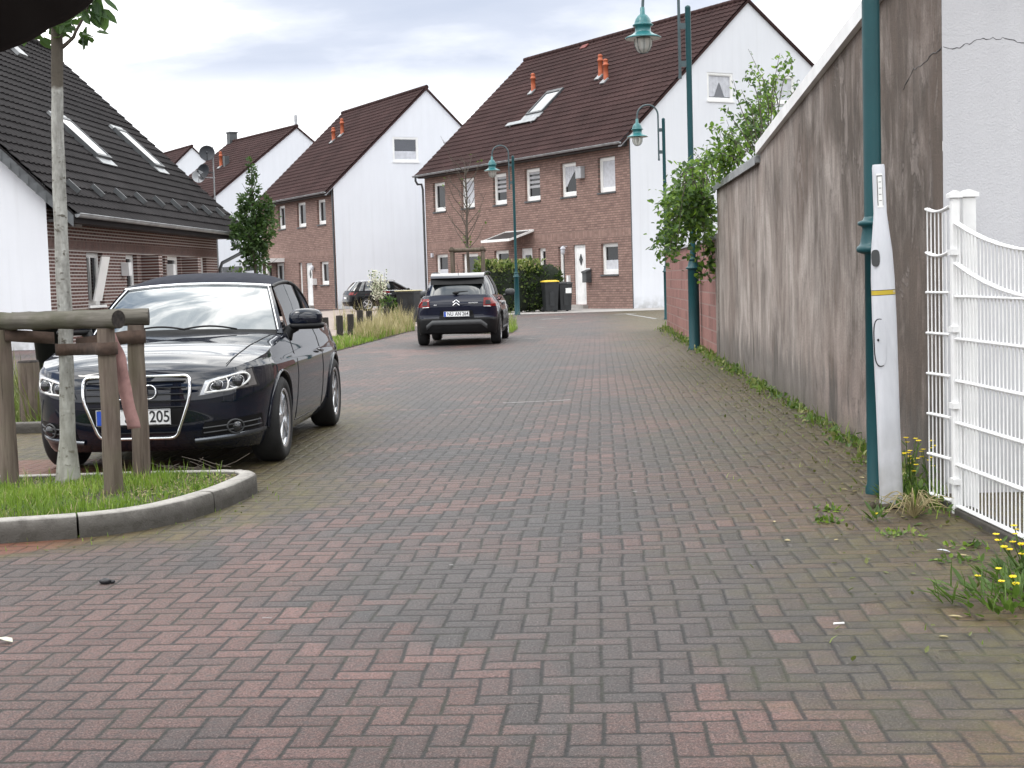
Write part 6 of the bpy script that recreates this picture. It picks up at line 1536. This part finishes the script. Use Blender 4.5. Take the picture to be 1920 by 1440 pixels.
m.build('crown', M['tree_leaf'], TR, norm=False)
# thin bare tree in a tall frame
BT = thing('bare_tree', 'thin nearly bare young tree standing in a tall timber frame behind the crossover', 'tree', (-1.12, 40.0, 0), 0)
m = MB(); m.tube([(0, 0, 0), (.02, 0, 1.5), (-.01, 0, 2.6), (.03, 0, 3.6), (.01, 0, 4.5)], [.05, .045, .035, .02, .006], 8); m.build('trunk', M['bark'], BT)
m = MB(); lf = MB()
for k in range(26):
    a = k * 2.4; z_ = 2.15 + k * .085; L_ = U(.35, .9); P = [Vector((0, 0, z_)), Vector((cos(a) * L_ * .45, sin(a) * L_ * .45, z_ + L_ * .5)), Vector((cos(a) * L_ * .75, sin(a) * L_ * .75, z_ + L_ * 1.15))]
    m.tube(P, [.014, .009, .003], 5)
    for q in range(3): b = P[1].lerp(P[2], U(0, .8)); m.tube([b, b + Vector((U(-.25, .25), U(-.2, .2), U(.0, .3)))], [.006, .002], 4)
    if k % 3 == 0: p = P[2]; lf.leaf(p, rv(), Vector((0, 0, 1)), .10, .06)
for k in range(22): lf.leaf(Vector((U(-.12, .1), U(-.1, .1), U(2.2, 2.7))), rv(), Vector((0, 0, 1)), .10, .06)
m.build('branches', M['bark'], BT); lf.build('leaves', M['weed'], BT, norm=False)
TF = thing('tree_guard', 'tall dark timber tree frame around the bare tree', 'tree guard', (-1.12, 40.0, 0), 0)
for (a, b) in ((-.42, -.38), (.42, -.38), (.42, .38), (-.42, .38)): m = MB(); m.tube([(a, b, 0), (a, b, 2.12)], .05, 10); m.build('post', M['post_wood'], TF)
for (p, q) in (((-.5, -.38, 2.16), (.5, -.38, 2.16)), ((-.5, .38, 2.16), (.5, .38, 2.16)), ((-.42, -.5, 2.20), (-.42, .5, 2.20)), ((.42, -.5, 2.20), (.42, .5, 2.20))): m = MB(); m.tube([p, q], .052, 10); m.build('rail', M['post_wood'], TF)
BS = thing('flowering_shrub', 'tall wispy shrub covered in cream blossom in front of the black estate', 'shrub', (-4.75, 52.5, 0), 0)
m = MB(); lf = MB()
for k in range(18):
    a = U(0, 6.28); L_ = U(.08, .34); top_ = Vector((cos(a) * L_, sin(a) * L_, U(1.2, 1.75) + (.45 if k == 3 else 0))); P = catmull([(0, 0, 0), (cos(a) * L_ * .5, sin(a) * L_ * .5, .8), top_], 10); m.tube(P, .008, 4)
    for _ in range(34): p = P[int(U(5, 9.99))] + rv(.10); lf.leaf(p, rv(), rv() + Vector((0, 0, .5)), U(.05, .10), U(.04, .06), 0 if rnd() < .8 else 1)
m.build('branchwork', M['twig'], BS); lf.build('blossom', [M['blossom'], M['weed']], BS, norm=False)
def bush(label, loc, R, n, ls, mat, cat='bush', group=None, core=True):
    t = thing('bush', label, cat, loc, 0, group); m = MB()
    if core: m.blob((0, 0, R[2] * .5), R[0] * .6, R[1] * .6, R[2] * .45, 0, 10, 6, 1, .1); m.build('twigs', M['core'], t); m = MB()  # dark inner core keeps the bush from being seen through
    leaf_volume(m, (0, 0, R[2] * .5), (R[0], R[1], R[2] * .55), n, ls, shell=.6, lump=.25); m.build('foliage', mat, t, norm=False); return t
bush('bright green round bush beside the carport under the far gable', (-9.6, 50.6, 0), (.75, .6, 1.75), 900, .13, M['vine_leaf'])
bush('low bright green bush left of the bin behind the crossover', (-3.85, 46.2, 0), (.36, .36, .82), 420, .09, M['vine_leaf'])

# ------------------------------------------------------------------ bins
def wheelie(label, loc, rz, lidmat, h=1.07, w=.50, d=.55):
    t = thing('wheelie_bin', label, 'bin', loc, rz, 'wheelie bins'); m = MB()
    pr = []
    for (z_, a, b) in ((.05, .80, .78), (.10, .82, .80), (.93 * h, 1, 1), (.94 * h, 1.04, 1.04), (.96 * h, 1.04, 1.04)):
        pr.append([(x_, y_, z_) for x_, y_ in rounded([(-w / 2 * a, -d / 2 * b), (w / 2 * a, -d / 2 * b), (w / 2 * a, d / 2 * b), (-w / 2 * a, d / 2 * b)], .04, 3)])
    m.grid(pr, 0, True, True); m.add(pr[0], [tuple(range(len(pr[0])))]); m.box(-.09, .09, -d / 2 * .93 - .012, -d / 2 * .93 + .02, .25, .8); m.build('body', M['bin_plastic'], t, angle=.7)
    m = MB(); pr = []
    for (z_, a) in ((.965 * h, 1.07), (.985 * h, 1.07), (1.0 * h, 1.0), (1.02 * h, .7), (1.025 * h, .02)):
        pr.append([(x_, y_, z_) for x_, y_ in rounded([(-w / 2 * a, -d / 2 * a), (w / 2 * a, -d / 2 * a), (w / 2 * a, d / 2 * a), (-w / 2 * a, d / 2 * a)], .05 * a, 3)])
    m.grid(pr, 0, True, True); m.build('lid', lidmat, t)
    m = MB(); m.tube([(-w / 2, d / 2 + .06, .95 * h), (w / 2, d / 2 + .06, .95 * h)], .016, 8); m.build('handle', M['bin_plastic'], t)
    for sx in (-1, 1):
        m = MB(); m.lathe([(.001, -.03), (.1, -.03), (.1, .03), (.001, .03)], 18, Matrix.Translation((sx * w * .42, d / 2, .1)) @ Matrix.Rotation(pi / 2, 4, 'Y')); m.build('wheel', M['tyre'], t)
    return t
wheelie('black wheelie bin with yellow lid beside the hedge', (1.60, 56.5, 0), .25, M['yellow'], 1.22, .58, .6)
b2 = wheelie('black wheelie bin with black lid and white label by the white door', (2.14, 56.8, 0), .3, M['bin_plastic'], 1.14, .56, .58)
m = MB(); m.box(-.02, .22, -.305, -.297, .72, .92); m.build('label', M['sticker'], b2)
b3 = wheelie('dark wheelie bin with pale rim under its lid just left of the crossover', (-3.20, 45.9, 0), -.35, M['bin_plastic'], 1.04, .60, .62)
m = MB(); m.box(-.34, .34, -.35, .35, 1.045, 1.075); m.build('lid_rim', M['cream'], b3, bevel=.01)
# ------------------------------------------------------------------ stub posts
def stub(loc, h, r, label, mat):
    t = thing('stub_post', label, 'bollard', loc, 0, 'stub posts along the verge'); m = MB()
    m.tube([(0, 0, -.05), (.004, 0, h * .5), (0, 0, h - .02)], [r, r * .98, r * .97], 12); m.build('shaft', mat, t)
    m = MB(); m.lathe([(r * .97, h - .019), (r * .9, h), (.001, h + .004)], 12); m.build('top', M['log_end'], t); return t
labs = ['dark stub post touching the outline of the convertible rear, foremost of its row', 'dark stub post in short green grass, next behind the foremost one of the row', 'dark stub post between short green grass and the first straw coloured blades', 'slightly taller dark stub post standing half in straw coloured grass', 'dark stub post deep in straw coloured grass with only its top clear', 'farthest stub post of the row, almost lost in tall weeds near the bin']
for i, (x_, y_) in enumerate(((-4.20, 32.7), (-4.06, 34.3), (-3.93, 35.5), (-3.88, 37.3), (-3.83, 39.2), (-3.60, 42.0))): stub((x_, y_, 0), .58 + (i == 3) * .06, .085, labs[i], M['dark_post'])
stub((-4.70, 14.0, 0), .66, .105, 'thick grey stub post in weeds left of the tree guard', M['post_wood'])
# ------------------------------------------------------------------ verges
def verge(name, poly, n, hr, mats, wts, label=None):
    m = MB(); xs_ = [p[0] for p in poly]; ys_ = [p[1] for p in poly]; c = 0
    while c < n:
        x_, y_ = U(min(xs_), max(xs_)), U(min(ys_), max(ys_))
        if not inside(x_, y_, poly): continue
        f = sin(x_ * 2.1 + 1.3) * sin(y_ * 1.3) * .5 + .5
        mi = 0 if rnd() < wts(x_, y_) else 1
        h_ = U(*hr) * (1.7 if mi == 1 else 1.0) * (.5 + .8 * f)
        m.blade((x_, y_, 0), h_, U(.010, .022), h_ * U(.1, .6), mi); c += 1
    return tag(m.build(name, mats, norm=False), kind='stuff')
mb = MB(); bed3 = [(-4.5, 27.6), (-3.5, 27.6), (-3.40, 29), (-2.72, 38.4), (-2.6, 39.6), (-3.0, 41.5), (-3.4, 43.5), (-4.3, 43.5)]
mb.add([(x_, y_, .012) for x_, y_ in bed3], [tuple(range(len(bed3)))]); bed4 = [(-1.9, 36.3), (-.2, 35.0), (.05, 35.3), (.20, 38), (.12, 41), (-2.2, 42)]
mb.add([(x_, y_, .012) for x_, y_ in bed4], [tuple(range(len(bed4)))]); bed5 = [(-9.2, 13.6), (-4.0, 13.6), (-3.9, 14.2), (-3.9, 27.5), (-9.2, 27.5)]
mb.add([(x_, y_, .012) for x_, y_ in bed5], [tuple(range(len(bed5)))])
tag(mb.build('verge', M['soil'], norm=False), kind='structure')
verge('verge_grass', [(-4.5, 27.6), (-3.5, 27.6), (-3.40, 29), (-3.0, 34.5), (-3.5, 37), (-4.3, 37)], 5200, (.06, .17), [M['grass'], M['dry_grass']], lambda x_, y_: .94)
verge('verge_grass', [(-3.7, 33.5), (-3.15, 33.5), (-2.72, 38.4), (-2.6, 39.6), (-3.0, 41.5), (-3.7, 41.5)], 3400, (.12, .34), [M['grass'], M['dry_grass']], lambda x_, y_: .40)
verge('tall_weeds', [(-4.3, 39), (-3.0, 39), (-3.3, 44.5), (-4.9, 45.5), (-5.2, 42)], 800, (.22, .55), [M['mixed_grass'], M['dry_grass']], lambda x_, y_: .5)
verge('verge_grass', bed4, 2600, (.10, .30), [M['grass'], M['mixed_grass']], lambda x_, y_: .7)
verge('tall_weeds', [(-5.6, 13.8), (-4.15, 13.8), (-4.15, 19), (-6.5, 19)], 2400, (.10, .40), [M['mixed_grass'], M['moss_weed']], lambda x_, y_: .5)
verge('verge_grass', [(-5.6, 13.7), (-4.0, 13.7), (-4.0, 16), (-5.6, 16)], 2200, (.04, .14), [M['grass'], M['mixed_grass']], lambda x_, y_: .7)
m = MB(); m.box(-9.2, -4.0, 13.45, 13.58, -.05, .10); m.box(-4.0, -3.88, 13.45, 27.5, -.05, .10); o = tag(m.build('kerb', M['kerb'], bevel=.012), kind='structure')
for k in range(1):
    t = thing('plant_tub', 'black plastic tub standing in tall weeds left of the convertible', 'tub', (-5.15, 16.2, .0), .3); m = MB()
    m.lathe([(.15, .0), (.17, .02), (.21, .55), (.235, .56), (.235, .60), (.20, .60), (.19, .5)], 20, Matrix.Translation((0, 0, .35))); m.build('body', M['black_plastic'], t)
    m = MB(); m.lathe([(.2, 0), (.22, .05), (.24, .34), (.20, .35)], 18); m.build('stand', M['bin_plastic'], t)
# ------------------------------------------------------------------ weeds at the foot of the wall and fence
def wallx(y_): return 2.53 + .0496 * (y_ - 9.3)
m = MB()
clus = [(U(8.8, 35), U(.4, 1.0)) for _ in range(40)] + [(8.75, 1.3), (9.2, 1.0), (9.9, 1.2), (10.4, .9)] + [(11.0, 1.1), (12.1, 1.0), (13.6, .8), (16.4, 1.1), (18.8, 1.4), (20.3, 1.2), (21.4, 1.3), (24, 1.3), (26, 1.3), (28, 1.5), (31, 1.6), (34, 1.7), (33, 1.4)]
for (yc, s_) in clus:
    for _ in range(int(50 * s_)):
        y_ = yc + random.gauss(0, .16 * s_ + .01 * yc); dx = abs(random.gauss(0, .09 * s_)); x_ = wallx(y_) - .015 - dx
        if y_ > 21.6: x_ += .02
        p = Vector((x_, y_, .005)); h_ = max(.01, U(.02, .12) * s_ * (1 - min(.8, dx * 2)))
        if rnd() < .45: m.blade(p, h_ * 1.3, U(.008, .016), h_ * .6, 0 if rnd() < .35 else 1)
        else: m.leaf(p + Vector((U(-.03, .03), U(-.03, .03), h_ * rnd() * .7)), rv() + Vector((0, 0, .35)), Vector((U(-.4, .4), U(-.4, .4), 1)), U(.03, .075), U(.02, .045), 2 if rnd() < .75 else 1)
for _ in range(330):
    p = Vector((2.10 + random.gauss(.12, .09), random.gauss(8.0, .28), .004)); h_ = U(.01, .12)
    if rnd() < .3: m.blade(p, h_ * 1.4, .008, h_ * .6, 0)
    else: m.leaf(p + Vector((0, 0, h_ * rnd() * .6)), rv() + Vector((0, 0, .3)), Vector((U(-.4, .4), U(-.4, .4), 1)), U(.025, .06), U(.015, .035), 2)
for (cx_, cy_) in ((1.70, 7.75), (1.62, 7.4), (1.86, 6.95), (1.95, 6.3), (2.1, 6.6)):
    for _ in range(34): p = Vector((random.gauss(cx_, .05), random.gauss(cy_, .05), .004)); m.leaf(p, rv() + Vector((0, 0, .45)), Vector((U(-.3, .3), U(-.3, .3), 1)), U(.02, .05), U(.012, .025), 0 if rnd() < .4 else 2)
tag(m.build('wall_weeds', [M['grass'], M['mixed_grass'], M['weed']], norm=False), kind='stuff')
m = MB()                                                       # scattered litter of leaves, moss tufts and dry stalks
for k in range(1500):
    y_ = U(4.6, 17) if rnd() < .75 else U(17, 30); dx = abs(random.gauss(0, .45)); x_ = wallx(y_) - .05 - dx
    p = Vector((x_, y_, .004)); q = rnd()
    if q < .45: m.leaf(p, rv() * .6 + Vector((0, 0, .12)), Vector((U(-.3, .3), U(-.3, .3), 1)), U(.015, .04), U(.010, .02), 0)
    elif q < .68: m.blade(p, U(.01, .04), U(.003, .007), U(.0, .05), 1)
    elif q < .78 and y_ < 9: m.leaf(p, Vector((U(-1, 1), U(-1, 1), .03)), Vector((U(-.2, .2), U(-.2, .2), 1)), U(.025, .06), U(.012, .025), 2)
    else: a = U(0, 6.3); L_ = U(.02, .10); m.tube([p, p + Vector((cos(a) * L_, sin(a) * L_, U(.0, .012)))], .0015, 4, 3)
for k in range(560):
    y_ = U(7.2, 9.6); x_ = U(-4, -1.3)
    if inside(x_, y_, [(p.x, p.y) for p in outl]) or not inside(x_, y_, [(-4.2, 6.85), (-2.4, 7.1), (-1.6, 7.9), (-1.25, 9.2), (-1.5, 9.6), (-4, 9.6)]): continue
    p = Vector((x_, y_, .004)); m.blade(p, U(.008, .03), U(.003, .006), U(0, .03), 1) if rnd() < .6 else m.leaf(p, rv() * .6 + Vector((0, 0, .12)), Vector((0, 0, 1)), U(.012, .03), U(.008, .016), 0)
tag(m.build('ground_litter', [M['moss_weed'], M['grass'], M['dry_grass'], M['twig']], norm=False), kind='stuff')
def flower_weed(label, loc, n_st, h, spread, nleaf, group='yellow flowering weeds'):
    t = thing('flowering_weed', label, 'weed', loc, 0, group); st_ = MB(); lf = MB(); fl = MB()
    for k in range(n_st):
        a = U(0, 6.28); r = U(.1, 1) * spread; hh = h * U(.55, 1.05); P = catmull([(U(-.3, .3) * spread, U(-.3, .3) * spread, 0), (cos(a) * r * .5, sin(a) * r * .5, hh * .55), (cos(a) * r, sin(a) * r, hh)], 8)
        st_.tube(P, .0025, 4)
        for q in range(3): p = P[2 + 2 * q] if q < 3 else P[-1]; lf.leaf(p, rv() + Vector((0, 0, .3)), rv(.4) + Vector((0, 0, 1)), U(.03, .07), U(.010, .022))
        for (ox, oz) in ((0, 0), (U(-.02, .02), -U(.01, .04))) [: 1 + (rnd() < .4)]:
            c = P[-1] + Vector((ox, U(-.01, .01), oz + .004)); tl_ = rv(.5) + Vector((0, -.3, 1))
            fl = MB()
            for j in range(6):
                b = 2 * pi * j / 6; fl.leaf(c, Vector((cos(b), sin(b), .25)), tl_, .016, .013)
            fl.build('flower', M['petal'], t, norm=False)
    for _ in range(nleaf):
        a = U(0, 6.28); r = spread * rnd() ** .5 * 1.2; p = Vector((cos(a) * r, sin(a) * r, U(.0, .05))); lf.leaf(p, Vector((cos(a), sin(a), U(.2, 1.2))), Vector((-cos(a), -sin(a), 1)), U(.04, .10), U(.012, .03))
        if rnd() < .4: lf.blade(p, U(.05, .13), .006, .05)
    st_.build('stalk_tuft', M['weed'], t); lf.build('leaves', M['weed'], t, norm=False); return t
flower_weed('tall yellow flowering weed between the white marker post and the fence', (2.20, 7.98, 0), 14, .36, .13, 90)
flower_weed('yellow flowering weed pressed against the short fence panel', (2.31, 7.95, 0), 6, .33, .05, 24)
flower_weed('big clump of yellow flowering weeds at the lower right edge', (1.90, 5.45, 0), 7, .13, .24, 190)
flower_weed('yellow flowering weeds close under the fence at right edge', (2.08, 5.80, 0), 12, .25, .16, 110)
flower_weed('small yellow flower on the moss left of the marker post foot', (1.86, 7.35, 0), 1, .05, .03, 14)
m = MB(); GT = thing('grass_tuft', 'dry arching grass tuft at the foot of the marker post', 'grass tuft', (2.08, 7.45, 0), 0)
for k in range(46):
    a = U(0, 6.28); L_ = U(.08, .24); P = catmull([(0, 0, 0), (cos(a) * L_ * .45, sin(a) * L_ * .3, U(.05, .16)), (cos(a) * L_, sin(a) * L_ * .6, U(.02, .12))], 8); m.tube(P, [.0024] * 7 + [.0006], 4)
m.build('blades', M['dry_grass'], GT)
m = MB(); TW = thing('twig_pile', 'pale dead twigs lying on the bed kerb under the convertible bumper', 'twigs', (-2.0, 9.35, .12), 0)
for k in range(13):
    a = U(-.4, .4) + (pi if rnd() < .5 else 0); p = Vector((U(-.35, .35), U(-.06, .14), .01)); L_ = U(.06, .22); q = p + Vector((cos(a) * L_, sin(a) * L_ * .5, U(0, .10))); m.tube([p, p.lerp(q, .5) + rv(.015), q], .002, 5)
    if rnd() < .5: m.tube([p.lerp(q, .5), p.lerp(q, .5) + Vector((U(-.04, .04), 0, U(.01, .06)))], .002, 4)
m.build('branches', M['twig'], TW)
def flatleaf(label, loc, mat, L_, W_):
    m = MB(); m.leaf(Vector((0, 0, .006)), Vector((U(-1, 1), U(-.4, .4), .08)), Vector((.1, 0, 1)), L_, W_); o = m.build('fallen_leaf', mat, norm=False); o.location = loc; sm_ = o.modifiers.new('thick', 'SOLIDIFY'); sm_.thickness = .002; tag(o, label, 'leaf')
g0 = lambda x_, y_: (lambda d_: Vector((0, 0, H)) + d_ * (-H / d_.z))(fwd + RV * ((x_ - 960) / F) - UV * ((y_ - 720) / F))
flatleaf('pale cream fallen leaf on the red pavers at lower left', g0(24, 1207), M['blossom'], .07, .04)
flatleaf('brown dry leaf lying below the fence', g0(1805, 1022), M['twig'], .09, .05)
flatleaf('pale dry leaf on the moss below the fence', g0(1782, 1038), M['curtain'], .06, .03)
m = MB(); m.blob((0, 0, .012), .028, .022, .014, 0, 9, 6, 1, .25); m.blob((.03, .01, .008), .012, .012, .01, 0, 7, 5, 1, .2); o = m.build('soil_clod', M['ink']); o.location = g0(197, 1095); tag(o, 'small dark clod of dirt on the pavers below the kerb', 'clod')
m = MB(); m.tube([(-.02, 0, .004), (.02, .004, .004)], .004, 8); o = m.build('cigarette_end', M['sticker']); o.location = g0(1573, 1171); tag(o, 'tiny white cigarette end on the pavers at lower right', 'cigarette end')
